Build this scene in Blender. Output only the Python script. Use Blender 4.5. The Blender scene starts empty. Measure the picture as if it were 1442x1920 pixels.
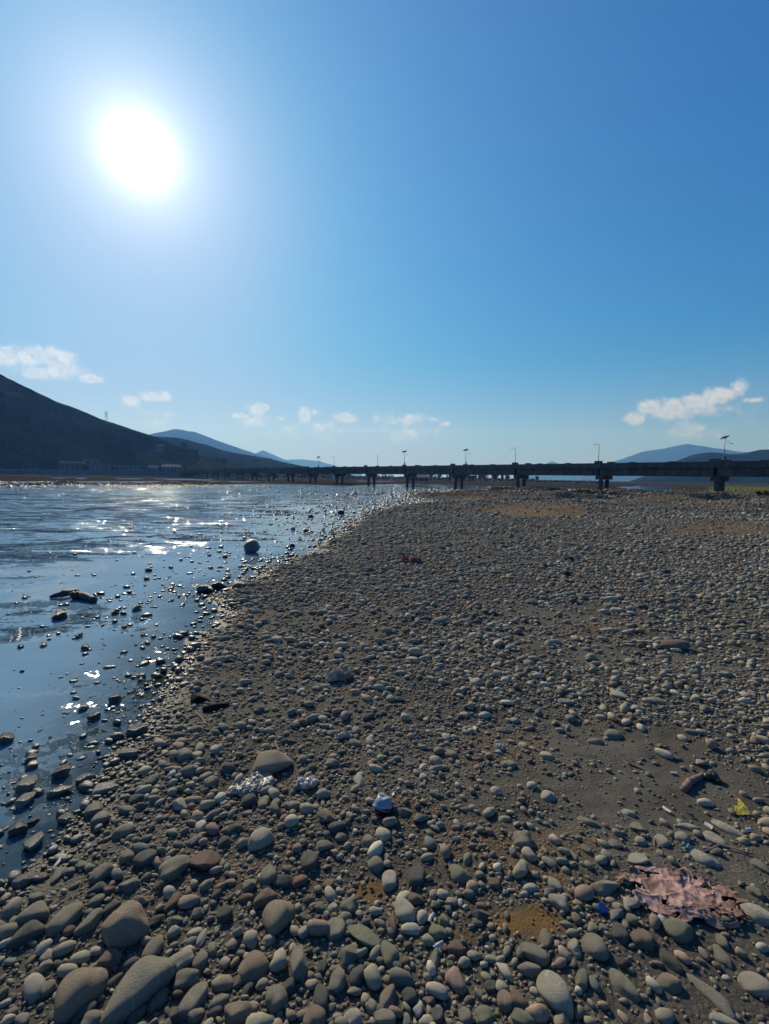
import bpy, bmesh, math, random
import numpy as np
from mathutils import Vector, Matrix
random.seed(7); rng = np.random.default_rng(7)
SC = bpy.context.scene
COL = SC.collection
R = math.radians

# ------------------------------------------------------------------ camera
F_PX = 900.0; CX = 721.0; CY = 960.0
PITCH = math.atan(65/900.0); ROLL = R(0.9)
EYE = np.array([0.0, 0.0, 1.65])
_F = np.array([0, math.cos(PITCH), -math.sin(PITCH)])
_R0 = np.array([1.0, 0, 0]); _U0 = np.array([0, math.sin(PITCH), math.cos(PITCH)])
_R = math.cos(ROLL)*_R0 + math.sin(ROLL)*_U0
_U = -math.sin(ROLL)*_R0 + math.cos(ROLL)*_U0
cam_d = bpy.data.cameras.new('camera'); cam = bpy.data.objects.new('camera', cam_d); COL.objects.link(cam)
cam_d.sensor_fit = 'VERTICAL'; cam_d.sensor_height = 36; cam_d.lens = F_PX/1920*36
cam_d.clip_start = 0.05; cam_d.clip_end = 60000
cam.matrix_world = Matrix(((_R[0], _U[0], -_F[0], EYE[0]), (_R[1], _U[1], -_F[1], EYE[1]),
                           (_R[2], _U[2], -_F[2], EYE[2]), (0, 0, 0, 1)))
SC.camera = cam
def ray(px, py):
    d = _F + _R*((px-CX)/F_PX) - _U*((py-CY)/F_PX)
    return d/np.linalg.norm(d)
def proj(P):
    P = np.atleast_2d(P) - EYE
    d = P @ _F; d = np.where(d < 0.05, 0.05, d)
    return CX + F_PX*(P @ _R)/d, CY - F_PX*(P @ _U)/d, d
SUN_DIR = ray(262, 285)
SUN_EL = math.asin(SUN_DIR[2]); SUN_AZ = math.atan2(SUN_DIR[0], SUN_DIR[1])

# ------------------------------------------------------------------ render / exposure
SC.view_settings.view_transform = 'Standard'; SC.view_settings.look = 'None'
SC.view_settings.exposure = 0.0; SC.view_settings.gamma = 1.0
SC.render.engine = 'CYCLES'
cy = SC.cycles
cy.use_denoising = True
cy.max_bounces = 6; cy.diffuse_bounces = 2; cy.glossy_bounces = 2; cy.transmission_bounces = 3
cy.transparent_max_bounces = 8; cy.volume_bounces = 0
cy.sample_clamp_indirect = 4.0
cy.caustics_reflective = False; cy.caustics_refractive = False

# ------------------------------------------------------------------ node helpers
class NT:
    def __init__(s, tree): s.t = tree; s.n = tree.nodes; s.l = tree.links
    def node(s, typ, **kw):
        n = s.n.new(typ)
        for k, v in kw.items():
            if k == 'ins':
                for kk, vv in v.items(): s.put(n, kk, vv)
            else: setattr(n, k, v)
        return n
    def put(s, n, k, v):
        i = n.inputs[k]
        if isinstance(v, bpy.types.NodeSocket): s.l.new(v, i)
        else: i.default_value = v
    def m(s, op, a, b=None, c=None, clamp=False):
        n = s.n.new('ShaderNodeMath'); n.operation = op; n.use_clamp = clamp
        s.put(n, 0, a)
        if b is not None: s.put(n, 1, b)
        if c is not None: s.put(n, 2, c)
        return n.outputs[0]
    def vm(s, op, a, b=None):
        n = s.n.new('ShaderNodeVectorMath'); n.operation = op
        s.put(n, 0, a)
        if b is not None: s.put(n, 1, b)
        return n.outputs['Value'] if op in ('DOT_PRODUCT', 'LENGTH') else n.outputs[0]
    def mix(s, f, a, b, blend='MIX'):
        n = s.n.new('ShaderNodeMix'); n.data_type = 'RGBA'; n.blend_type = blend; n.clamp_factor = True
        s.put(n, 0, f); s.put(n, 6, a); s.put(n, 7, b)
        return n.outputs[2]
    def noise(s, vec, scale, detail=4, rough=.55, dist=0.0):
        n = s.n.new('ShaderNodeTexNoise')
        if vec is not None: s.put(n, 'Vector', vec)
        s.put(n, 'Scale', scale); s.put(n, 'Detail', detail); s.put(n, 'Roughness', rough); s.put(n, 'Distortion', dist)
        return n.outputs['Fac']
    def ss(s, v, lo, hi):
        n = s.n.new('ShaderNodeMapRange'); n.interpolation_type = 'SMOOTHSTEP'
        s.put(n, 0, v); s.put(n, 1, lo); s.put(n, 2, hi)
        return n.outputs[0]
    def bump(s, h, dist, strength=1.0, normal=None):
        n = s.n.new('ShaderNodeBump'); s.put(n, 'Height', h); s.put(n, 'Distance', dist); s.put(n, 'Strength', strength)
        if normal is not None: s.put(n, 'Normal', normal)
        return n.outputs[0]
    def attr(s, name):
        n = s.n.new('ShaderNodeAttribute'); n.attribute_name = name; return n
def c4(c): return (c[0], c[1], c[2], 1.0)
def new_mat(name):
    m = bpy.data.materials.new(name); m.use_nodes = True
    t = NT(m.node_tree); b = m.node_tree.nodes['Principled BSDF']
    return m, t, b

# ------------------------------------------------------------------ world: sky, sun aureole, clouds
W = bpy.data.worlds.new('World'); SC.world = W; W.use_nodes = True
w = NT(W.node_tree); w.n.clear()
wout = w.node('ShaderNodeOutputWorld'); bg = w.node('ShaderNodeBackground')
w.l.new(bg.outputs[0], wout.inputs[0])
sky = w.node('ShaderNodeTexSky', sky_type='NISHITA', sun_disc=False, sun_elevation=SUN_EL, sun_rotation=SUN_AZ,
             altitude=600, air_density=1.0, dust_density=0.9, ozone_density=2.5)
tc = w.node('ShaderNodeTexCoord'); D = w.vm('NORMALIZE', tc.outputs['Generated'])
cosang = w.vm('DOT_PRODUCT', D, tuple(SUN_DIR))
ang = w.m('MULTIPLY', w.m('ARCCOSINE', w.m('MINIMUM', cosang, 1.0)), 57.29578)
# aureole: blown-out core plus a wide soft forward-scatter skirt
def gauss(wd, amp): return w.m('MULTIPLY', w.m('POWER', 2.71828, w.m('MULTIPLY', w.m('POWER', w.m('DIVIDE', ang, wd), 2.0), -1.0)), amp)
def expo(wd, amp): return w.m('MULTIPLY', w.m('POWER', 2.71828, w.m('DIVIDE', ang, -wd)), amp)
core = w.m('ADD', gauss(1.8, 22.0), w.m('ADD', expo(3.0, 15.0), expo(20.0, 2.9)))
sep = w.node('ShaderNodeSeparateXYZ'); w.l.new(D, sep.inputs[0])
az = w.m('MULTIPLY', w.m('ARCTAN2', sep.outputs[0], sep.outputs[1]), 57.29578)
el = w.m('MULTIPLY', w.m('ARCSINE', sep.outputs[2]), 57.29578)
WS = 0.085
ssp = w.node('ShaderNodeSeparateColor'); w.l.new(sky.outputs[0], ssp.inputs[0])
def grade(sock, lin, p, k, cap):   # camera colour response of the clear sky
    v = w.m('MULTIPLY', sock, lin*WS); u_ = w.m('MULTIPLY', w.m('POWER', v, p), k)
    return w.m('MULTIPLY', w.m('DIVIDE', u_, w.m('POWER', w.m('ADD', 1.0, w.m('POWER', w.m('DIVIDE', u_, cap), 3.0)), .33333)), 1/WS)
scb = w.node('ShaderNodeCombineColor')
w.l.new(grade(ssp.outputs[0], .62, 2.0, .95, .24), scb.inputs[0]); w.l.new(grade(ssp.outputs[1], .98, 1.0, .70, .41), scb.inputs[1]); w.l.new(grade(ssp.outputs[2], 1.18, .85, .97, .72), scb.inputs[2])
skyc = scb.outputs[0]
glow = w.node('ShaderNodeVectorMath', operation='SCALE'); glow.inputs[0].default_value = (0.97, 1.0, 1.03); w.l.new(core, glow.inputs['Scale'])
skyg = w.node('ShaderNodeVectorMath', operation='ADD'); w.l.new(skyc, skyg.inputs[0]); w.l.new(glow.outputs[0], skyg.inputs[1])
# clouds far beyond the haze, laid out by compass direction and elevation
def azel(px, py):
    d = ray(px, py); return math.degrees(math.atan2(d[0], d[1])), math.degrees(math.asin(d[2]))
CL = [ # px, py, half w, half h, weight
 (10,668,48,20,1.0),(60,668,46,22,1.0),(105,672,38,24,1.0),(120,694,46,16,.9),(70,700,36,14,.75),(170,710,30,10,.9),
 (245,752,22,12,.85),(285,744,26,12,.9),(310,742,12,12,.9),(300,776,40,12,.45),
 (452,780,24,6,.8),(480,768,18,14,.95),(497,764,10,7,.8),(528,785,18,5,.5),
 (572,778,16,16,.9),(590,772,12,9,.8),(600,798,26,6,.5),(545,802,24,9,.4),(648,784,24,11,.85),
 (706,786,12,16,.6),(765,786,64,14,.62),(775,812,80,24,.38),(570,812,90,20,.3),(1290,800,110,26,.35),(300,790,60,22,.35),(812,786,20,7,.8),(836,794,14,5,.7),(700,806,18,10,.45),
 (1190,786,24,14,.9),(1240,774,34,20,.9),(1320,752,34,20,.95),(1365,738,30,16,.9),(1340,768,70,16,.5),(90,700,80,16,.5),(485,790,40,12,.5),(610,804,60,14,.45),(1222,764,26,18,1.0),(1262,766,34,22,1.0),(1300,752,28,18,1.0),(1345,742,38,18,1.0),(1384,724,20,16,.95),
 (1412,750,26,6,.7),(1300,772,60,18,.6)]
cn = w.noise(D, 34.0, 9, .70, .2)
cnu = w.noise(w.vm('ADD', D, tuple(Vector((SUN_DIR[0]*.3, SUN_DIR[1]*.1, 1)).normalized()*.0080)), 34.0, 9, .70, .2)
mask = None
for (px, py, hw, hh, wt) in CL:
    a0, e0 = azel(px, py); a1, _ = azel(px+hw, py); _, e1 = azel(px, py-hh)
    da = w.m('DIVIDE', w.m('SUBTRACT', az, a0), abs(a1-a0)); de = w.m('DIVIDE', w.m('SUBTRACT', el, e0), abs(e1-e0))
    q = w.m('SQRT', w.m('ADD', w.m('MULTIPLY', da, da), w.m('MULTIPLY', de, de)))
    v = w.m('MULTIPLY', w.m('SUBTRACT', 1.25, q), wt)
    mask = v if mask is None else w.m('SMOOTH_MAX', mask, v, 0.15)
dens = w.m('ADD', mask, w.m('MULTIPLY', w.m('SUBTRACT', cn, .5), 2.5))
alpha = w.m('MULTIPLY', w.ss(dens, .02, .85), w.ss(mask, -.25, .5))
lit = w.ss(w.m('SUBTRACT', cn, cnu), -.03, .06)                       # crests toward the sun are bright, bellies grey
edge = w.m('SUBTRACT', 1.0, w.ss(dens, .5, 1.5))
bright = w.m('MAXIMUM', lit, w.m('MULTIPLY', edge, .75))
ccol = w.mix(bright, (5.3, 6.6, 7.9, 1), (8.8, 9.6, 11.6, 1))
lay = w.mix(w.m('MULTIPLY', alpha, .85), skyg.outputs[0], ccol)
# thin milky veil low over the horizon
vn = w.noise(D, 5.0, 3, .5)
veil = w.m('MULTIPLY', w.m('SUBTRACT', 1.0, w.ss(el, 0.0, 15.0)), w.m('ADD', .26, w.m('MULTIPLY', vn, .5)))
lay2 = w.mix(veil, lay, (4.8, 4.6, 8.8, 1))
w.l.new(lay2, bg.inputs[0]); bg.inputs[1].default_value = WS

# ------------------------------------------------------------------ sun
sd_ = bpy.data.lights.new('sun', 'SUN'); sd_.energy = 4.9; sd_.angle = R(0.53); sd_.color = (1.0, 0.94, 0.85)
sun = bpy.data.objects.new('sun', sd_); COL.objects.link(sun)
sun.rotation_euler = Vector(SUN_DIR).to_track_quat('Z', 'Y').to_euler(); sun.location = (-20, 40, 60)

# ------------------------------------------------------------------ generic object helpers
def link(o, parent=None):
    COL.objects.link(o)
    if parent is not None: o.parent = parent
    return o
def tag(o, label=None, cat=None, group=None, kind=None):
    if label: o['label'] = label
    if cat: o['category'] = cat
    if group: o['group'] = group
    if kind: o['kind'] = kind
    return o
def np_mesh(name, V, Fa, smooth=True):
    """V (n,3), Fa (m,k) int array"""
    V = np.asarray(V, np.float32); Fa = np.asarray(Fa, np.int32)
    me = bpy.data.meshes.new(name); k = Fa.shape[1]
    me.vertices.add(len(V)); me.vertices.foreach_set('co', V.ravel())
    me.loops.add(Fa.size); me.loops.foreach_set('vertex_index', Fa.ravel())
    me.polygons.add(len(Fa)); me.polygons.foreach_set('loop_start', np.arange(0, Fa.size, k, dtype=np.int32))
    me.polygons.foreach_set('loop_total', np.full(len(Fa), k, np.int32))
    me.polygons.foreach_set('use_smooth', np.full(len(Fa), smooth, bool))
    me.update(calc_edges=True)
    return me
def obj_of(name, me, mat, parent=None):
    o = bpy.data.objects.new(name, me)
    if mat is not None and not me.materials: me.materials.append(mat)
    return link(o, parent)
def bm_obj(name, bm, mat, parent=None, smooth=False):
    me = bpy.data.meshes.new(name)
    bmesh.ops.recalc_face_normals(bm, faces=bm.faces)
    bm.to_mesh(me); bm.free()
    if smooth:
        for p in me.polygons: p.use_smooth = True
    return obj_of(name, me, mat, parent)
def empty(name, loc, rz=0.0):
    o = bpy.data.objects.new(name, None); o.location = loc; o.rotation_euler = (0, 0, rz); o.empty_display_size = .2
    return link(o)
def fattr(me, name, arr):
    a = me.attributes.new(name, 'FLOAT', 'POINT'); a.data.foreach_set('value', np.asarray(arr, np.float32))
def add_box(bm, c, s, ux=(1, 0, 0), uy=(0, 1, 0), bev=0.0):
    ux = Vector(ux); uy = Vector(uy); uz = ux.cross(uy)
    vs = []
    for k in (-1, 1):
        for (i, j) in ((-1, -1), (1, -1), (1, 1), (-1, 1)):
            vs.append(bm.verts.new(Vector(c) + ux*(i*s[0]/2) + uy*(j*s[1]/2) + uz*(k*s[2]/2)))
    fs = [bm.faces.new([vs[i] for i in q]) for q in ((3, 2, 1, 0), (4, 5, 6, 7), (0, 1, 5, 4), (1, 2, 6, 5), (2, 3, 7, 6), (3, 0, 4, 7))]
    if bev > 0:
        es = list({e for f in fs for e in f.edges})
        bmesh.ops.bevel(bm, geom=es, offset=bev, segments=2, affect='EDGES')
def add_tube(bm, pts, rad, n=8, caps=True):
    pts = [Vector(p) for p in pts]
    if not hasattr(rad, '__len__'): rad = [rad]*len(pts)
    rings = []
    for i, p in enumerate(pts):
        t = (pts[min(i+1, len(pts)-1)] - pts[max(i-1, 0)]).normalized()
        a = Vector((0, 0, 1)) if abs(t.z) < .9 else Vector((1, 0, 0))
        u = t.cross(a).normalized(); v = t.cross(u)
        rings.append([bm.verts.new(p + (u*math.cos(2*math.pi*k/n) + v*math.sin(2*math.pi*k/n))*rad[i]) for k in range(n)])
    for a, b in zip(rings[:-1], rings[1:]):
        for k in range(n): bm.faces.new((a[k], a[(k+1) % n], b[(k+1) % n], b[k]))
    if caps:
        bm.faces.new(rings[0]); bm.faces.new(list(reversed(rings[-1])))

# ------------------------------------------------------------------ numpy noise
def _h(ix, iy, seed):
    n = (ix.astype(np.int64)*374761393 + iy.astype(np.int64)*668265263 + seed*974711) & 0xffffffff
    n = ((n ^ (n >> 13))*1274126177) & 0xffffffff
    return ((n ^ (n >> 16)) & 0xffff)/65535.0
def vnoise(x, y, seed=0):
    x = np.asarray(x, float); y = np.asarray(y, float)
    ix = np.floor(x); iy = np.floor(y); fx = x-ix; fy = y-iy
    fx = fx*fx*(3-2*fx); fy = fy*fy*(3-2*fy)
    a = _h(ix, iy, seed); b = _h(ix+1, iy, seed); c = _h(ix, iy+1, seed); d = _h(ix+1, iy+1, seed)
    return (a*(1-fx)+b*fx)*(1-fy) + (c*(1-fx)+d*fx)*fy
def fbm(x, y, oct=4, seed=0):
    s = 0; a = .5; f = 1.0; t = 0
    for o in range(oct):
        s = s + a*vnoise(x*f+o*17.3, y*f-o*9.1, seed+o); t += a; a *= .5; f *= 2.03
    return s/t
def sstep(v, lo, hi):
    t = np.clip((v-lo)/(hi-lo), 0, 1); return t*t*(3-2*t)

# ------------------------------------------------------------------ terrain: a bar beside a river that falls 0.7 % downstream, then levels out
SL = 0.007; Y1 = 150.0; WL = -0.07
def base_z(y): return -SL*np.clip(y, -30, Y1)
def on_plane(px, py, off):
    """pixel -> point on the (bent) water or land plane base_z + off"""
    d = ray(px, py); t = (EYE[2]-off)/-(d[2] + SL*d[1])
    if d[2] + SL*d[1] >= 0 or t*d[1] > Y1: t = (EYE[2]+SL*Y1-off)/-d[2]
    return EYE[0]+d[0]*t, EYE[1]+d[1]*t
SHORE = [(0,1655),(45,1625),(80,1590),(110,1545),(150,1500),(165,1465),(190,1425),(225,1395),(255,1368),(268,1335),(285,1300),(312,1262),(345,1215),(385,1180),
 (402,1150),(392,1120),(420,1098),(470,1085),(520,1060),(560,1044),(600,1028),(632,1003),(655,985),(690,968),(715,956),(745,949),(800,946),(820,942),
 (790,936),(768,932),(790,927),(835,924),(860,920),(900,921),(960,919),(1000,921),(1060,921),(1090,918)]
TOP = [(1060,914),(1000,915),(975,914),(950,911),(900,910),(840,909),(760,907),(700,908),(650,911),(560,908),(480,907),(400,909),(300,911),(150,909),(0,911),(-500,920)]
def W2(l): return [on_plane(a, b, WL) for a, b in l]
polys = [
 [(-60,-14),(-16,-14),(-7,-6),(-3.6,-0.6)] + W2(SHORE) + W2(TOP) + [(-140, 40)],
 W2([(-500,914),(0,908.5),(150,906.5),(300,907),(420,905),(490,905.5),(520,903),(430,902),(385,902.5),(200,902),(100,902),(0,902.5),(-500,905)]),
 W2([(90,899.6),(160,899.2),(164,895.6),(95,895.6)]),
 W2([(215,899.8),(400,901.2),(405,898.4),(215,896.6)]),
 W2([(1150,912),(1200,910),(1262,911.5),(1268,918),(1256,926),(1218,924.5),(1190,919),(1160,915)]),
 W2([(668,904.2),(745,904.6),(750,902.2),(670,901.6)]),
]
def poly_sd(x, y, P):
    """signed distance, negative inside"""
    P = np.array(P, float); n = len(P)
    best = np.full(x.shape, 1e18); inside = np.zeros(x.shape, bool)
    for i in range(n):
        ax, ay = P[i]; bx, by = P[(i+1) % n]
        dx, dy = bx-ax, by-ay
        t = np.clip(((x-ax)*dx + (y-ay)*dy)/(dx*dx+dy*dy+1e-12), 0, 1)
        best = np.minimum(best, (x-ax-t*dx)**2 + (y-ay-t*dy)**2)
        c = ((ay > y) != (by > y))
        inside ^= c & (x < (bx-ax)*(y-ay)/((by-ay) if abs(by-ay) > 1e-12 else 1e-12) + ax)
    return np.where(inside, -1, 1)*np.sqrt(best)
def land_sd(x, y):
    s = np.full(x.shape, 1e9)
    for P in polys: s = np.minimum(s, poly_sd(x, y, P))
    wob = (fbm(x*2.2, y*2.2, 3, 5)-.5)*np.clip(y*.10, .12, 1.2)
    return s + wob*np.exp(-np.abs(s)/np.clip(y*.3, .5, 6))
def ground_z(x, y, sd=None):
    x = np.asarray(x, float); y = np.asarray(y, float)
    if sd is None: sd = land_sd(x, y)
    far = sstep(y, 12, 90)
    up = .035*sstep(sd, 0, .5) + .05*sstep(sd, .2, 2.0) + .10*sstep(sd, 2, 14)*sstep(y, 6, 40) + .8*sstep(sd, 20, 200)*sstep(y, 150, 500)
    rough = (fbm(x*1.3, y*1.3, 4, 3)-.5)*.075 + (fbm(x*.16, y*.16, 3, 8)-.5)*.45*far + (fbm(x*6, y*6, 3, 31)-.5)*.022
    hum = np.maximum(0, fbm(x*.11+3, y*.2, 3, 44)-.56)*2.6*sstep(y, 14, 45)
    up = up + (rough+hum)*sstep(sd, 0, 1.2)
    dn = -np.minimum(.5, .085*np.maximum(-sd, 0)**.8) + (fbm(x*2.5, y*2.5, 3, 12)-.5)*.03*sstep(-sd, 0, .6)
    return base_z(y) + WL + .012 + np.where(sd > 0, np.maximum(up, .004), np.minimum(dn, -.016)*1.0)
def hit(px, py, off=0.0, it=5):
    """pixel -> world point on the ground raised by off"""
    d = ray(px, py); x, y = on_plane(px, py, 0.0)
    for _ in range(it):
        g = float(ground_z(np.array([x]), np.array([y]))[0]) + off
        t = (EYE[2]-g)/-d[2] if d[2] < 0 else 500
        x = .25*x + .75*d[0]*t; y = .25*y + .75*d[1]*t
    return np.array([x, y, float(ground_z(np.array([x]), np.array([y]))[0])])

# patches of bare silt (few stones) and of rusty soil, given where they lie
BARE = [(700,1672,30,22,.95),(990,1731,52,34,.97),(866,1750,44,24,.6),(1090,1450,330,130,.6),(700,1430,330,70,.45),(1380,1720,110,120,.8),(1180,1620,240,60,.7),(780,1600,260,60,.5),(1240,1880,160,70,.75),(1190,1395,200,42,.95),(1250,1490,240,85,.93),(1010,1500,200,90,.7),(1330,1850,170,90,.75),(1230,1790,150,60,.6),(800,1500,160,70,.55),
        (800,1640,110,40,.75),(1020,956,120,15,.9),(1350,992,110,14,.9),(1230,945,130,8,.7),(600,1350,150,45,.5),(420,1340,90,28,.6),(1320,1590,170,50,.75),
        (640,1740,60,50,.5),(1100,1150,120,18,.6),(1080,1225,110,22,.5),(860,1345,150,30,.45),(940,1700,60,30,.4),(120,1660,60,20,.6),(700,1180,130,30,.3),
        (880,930,70,9,.8),(460,1290,80,20,.4),(870,1560,140,40,.4)]
RUST = [(700,1672,28,20,1.3),(990,1731,52,32,1.3),(700,1672,24,18,1.0),(990,1732,46,30,1.0),(868,1748,54,24,.7),(1010,958,120,16,.75),(880,930,60,8,.8),(1370,992,110,14,.75),(1230,936,40,6,.7),(800,1055,44,9,.7),
        (950,1590,150,34,.45),(1030,1640,60,50,.5),(930,1400,90,30,.35),(1120,1345,90,20,.35),(770,1520,60,30,.4),(1130,1690,50,30,.4),(1085,1700,40,22,.7),(420,1640,90,30,.25),(1150,1180,70,14,.4),(1320,940,110,8,.8),(560,1470,90,30,.2)]
def patch(px, py, L, soft=.45):
    v = np.zeros(px.shape)
    for (a, b, ww, hh, s) in L:
        q = np.sqrt(((px-a)/ww)**2 + ((py-b)/hh)**2)
        v = np.maximum(v, s*(1-sstep(q, 1-soft, 1+soft)))
    return v

def geo(a, b, r):
    out = [a]
    while out[-1] < b: out.append(out[-1]*r)
    return out
ys = [-260, -120, -60, -30, -16, -9, -5, -3, -1.8, -1.0, -.5, -.1, .25, .5, .7, .85] + [v for v in geo(1.0, 10300, 1.0115)]
ys = np.array(ys); NC = 460
tt = np.linspace(-1, 1, NC); tt = np.sign(tt)*(np.abs(tt)**1.25)
Yg, Tg = np.meshgrid(ys, tt, indexing='ij')
half = np.minimum(4.0 + np.abs(Yg)*1.75, 8700)
half = np.where(Yg < 0, 60 + 0*half, half); half = np.where((Yg >= 0) & (Yg < 1), 4 + (1-np.clip(Yg, 0, 1))*56, half)
Xg = Tg*half
xf, yf = Xg.ravel(), Yg.ravel()
sdf = land_sd(xf, yf); zf = ground_z(xf, yf, sdf)
idx = np.arange(len(xf)).reshape(Yg.shape)
quads = np.stack([idx[:-1, :-1], idx[:-1, 1:], idx[1:, 1:], idx[1:, :-1]], -1).reshape(-1, 4)
me = np_mesh('ground', np.stack([xf, yf, zf], -1), quads)
ppx, ppy, pd = proj(np.stack([xf, yf, zf], -1))
wob = (fbm(xf*3, yf*3, 4, 77)-.5)
rust = np.clip(patch(ppx + wob*60, ppy, RUST, .5)*(pd > .1)*(.35+.65*sstep(fbm(xf*9, yf*9, 3, 9), .25, .55)), 0, 1)
fattr(me, 'rust', rust); fattr(me, 'wet', 1-sstep(sdf, .05, .5 + yf*.01))
gx = sstep(xf/np.maximum(yf, 1), .665, .69)*sstep(yf, 82, 92)*sstep(sdf, 3, 10)*(1-sstep(yf, 190, 420))
fattr(me, 'grass', gx)
fattr(me, 'sand', patch(ppx, ppy, BARE, .5)*(pd > .1))

m_ground, t, b = new_mat('river silt and gravel')
g = t.node('ShaderNodeNewGeometry'); P = g.outputs['Position']
n1 = t.noise(P, 1.1, 6, .6); n2 = t.noise(P, 14, 5, .6); n3 = t.noise(P, 90, 4, .6)
colr = t.mix(t.ss(n1, .35, .65), (.070, .064, .050, 1), (.102, .094, .075, 1))
colr = t.mix(t.m('MULTIPLY', t.ss(n2, .45, .7), .5), colr, (.056, .045, .032, 1))
vor = t.node('ShaderNodeTexVoronoi'); vor.inputs['Scale'].default_value = 55; t.l.new(P, vor.inputs['Vector'])
gravel_f = t.m('MULTIPLY', t.m('SUBTRACT', 1.0, t.attr('sand').outputs['Fac']), t.m('SUBTRACT', 1.0, t.ss(vor.outputs['Distance'], .25, .55)))
hs = t.node('ShaderNodeHueSaturation'); hs.inputs['Saturation'].default_value = .12; hs.inputs['Value'].default_value = .34; t.l.new(vor.outputs['Color'], hs.inputs['Color'])
colr = t.mix(t.m('MULTIPLY', gravel_f, .55), colr, t.mix(1.0, hs.outputs[0], (.95, .82, .6, 1), 'MULTIPLY'))
# far gravel reads as mottled stones
vor2 = t.node('ShaderNodeTexVoronoi'); vor2.inputs['Scale'].default_value = 2.6; t.l.new(P, vor2.inputs['Vector'])
sy = t.node('ShaderNodeSeparateXYZ'); t.l.new(P, sy.inputs[0]); farf = t.ss(sy.outputs[1], 30, 70)
vg = t.ss(t.noise(P, 4.0, 4, .75), .35, .7); vfar = t.m('MAXIMUM', t.ss(sy.outputs[1], 125, 170), t.m('MULTIPLY', t.ss(sy.outputs[1], 55, 80), t.m('SUBTRACT', 1.0, t.ss(sy.outputs[0], -12, 4))))
colr = t.mix(t.m('MULTIPLY', farf, .8), colr, t.mix(vg, (.04, .036, .028, 1), (.14, .13, .10, 1)))
colr = t.mix(t.m('MULTIPLY', t.ss(t.noise(P, .05, 4, .6), .5, .62), farf), colr, (.095, .065, .04, 1))
colr = t.mix(t.m('MULTIPLY', vfar, .8), colr, t.mix(vg, (.03, .027, .024, 1), (.075, .065, .055, 1)))
colr = t.mix(t.m('MULTIPLY', t.ss(t.noise(t.vm('MULTIPLY', P, (.35, .8, 1)), .9, 5, .65, .5), .48, .64), .6), colr, t.mix(n2, (.050, .037, .026, 1), (.085, .065, .048, 1)))
rustc = t.mix(n3, (.12, .06, .018, 1), (.20, .12, .04, 1))
rustfar = t.mix(farf, rustc, (.075, .044, .034, 1))
colr = t.mix(t.m('MULTIPLY', t.attr('rust').outputs['Fac'], .9), colr, rustfar)
colr = t.mix(t.attr('grass').outputs['Fac'], colr, t.mix(n1, (.085, .13, .02, 1), (.15, .17, .045, 1)))
wetf = t.attr('wet').outputs['Fac']
colr = t.mix(t.m('MULTIPLY', wetf, .65), colr, t.mix(n2, (.035, .035, .025, 1), (.05, .055, .03, 1)))
t.put(b, 'Base Color', colr)
t.put(b, 'Roughness', t.m('SUBTRACT', .95, t.m('MULTIPLY', wetf, .32)))
t.put(b, 'Specular IOR Level', t.m('MULTIPLY', t.m('SUBTRACT', 1.0, farf), t.m('ADD', .12, t.m('MULTIPLY', wetf, .16))))
hgt = t.m('ADD', t.m('ADD', t.m('MULTIPLY', n2, .5), t.m('MULTIPLY', n3, .35)), t.m('MULTIPLY', gravel_f, .5))
bn = t.bump(hgt, .012, 1.0); bn2 = t.bump(t.m('MULTIPLY', vg, farf), .12, .8, bn)
t.put(b, 'Normal', bn2)
tag(obj_of('ground', me, m_ground), kind='structure')

# ------------------------------------------------------------------ water sheet
wy = ys[(ys > -40) & (ys < 900)]
rows = [i for i, v in enumerate(ys) if -40 < v < 900]
sub = idx[rows][:, ::2]
ids = sub.ravel(); wx_, wy_ = xf[ids], yf[ids]
wz = base_z(wy_) + WL
iw = np.arange(len(ids)).reshape(sub.shape)
qw = np.stack([iw[:-1, :-1], iw[:-1, 1:], iw[1:, 1:], iw[1:, :-1]], -1).reshape(-1, 4)
mw = np_mesh('river', np.stack([wx_, wy_, wz], -1), qw)
depth = np.maximum(wz - zf[ids], 0); fattr(mw, 'depth', depth)
wpx, wpy, wd = proj(np.stack([wx_, wy_, wz], -1))
# ripples: lively in the fast run on the far side, glassy in the lee of the bar
chop = sstep(-wpx + 620 + (1010-wpy)*1.8 + (fbm(wx_*.25, wy_*.25, 3, 50)-.5)*700, 0, 500)*(1-sstep(wpy, 1000, 1075)) + .40*sstep(200-wpx, 0, 250)*(1-sstep(wpy, 1060, 1130))
chop = np.maximum(chop, .55*sstep(wy_, 22, 60)*sstep(-wx_, -8, 15))
chop = np.maximum(chop, sstep(wpy, 1100, 1200)*(.14+.62*sstep(fbm(wx_*1.8, wy_*1.8, 3, 61), .42, .56)))
chop = np.maximum(chop, .05*sstep(wpy, 1040, 1160)); chop = np.clip(chop, .03, 1)
fattr(mw, 'chop', chop)
m_water = bpy.data.materials.new('river water'); m_water.use_nodes = True
t = NT(m_water.node_tree); t.n.clear()
out = t.node('ShaderNodeOutputMaterial')
g = t.node('ShaderNodeNewGeometry'); P = g.outputs['Position']
ch = t.attr('chop').outputs['Fac']; dp = t.attr('depth').outputs['Fac']
def slope(scale, amp, vec, detail=2, dist=.4):
    n = t.node('ShaderNodeTexNoise'); t.put(n, 'Vector', vec); n.inputs['Scale'].default_value = scale; n.inputs['Detail'].default_value = detail
    n.inputs['Roughness'].default_value = .55; n.inputs['Distortion'].default_value = dist
    v = t.node('ShaderNodeVectorMath', operation='SUBTRACT'); t.l.new(n.outputs['Color'], v.inputs[0]); v.inputs[1].default_value = (.5, .5, .5)
    return t.vm('MULTIPLY', v.outputs[0], (amp*.75, amp, 0.0))
an = t.vm('MULTIPLY', P, (.45, 1.0, 1.0))
paw = t.ss(t.noise(t.vm('MULTIPLY', P, (.35, 1.0, 1.0)), .5, 3, .6, .5), .42, .60)
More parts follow.
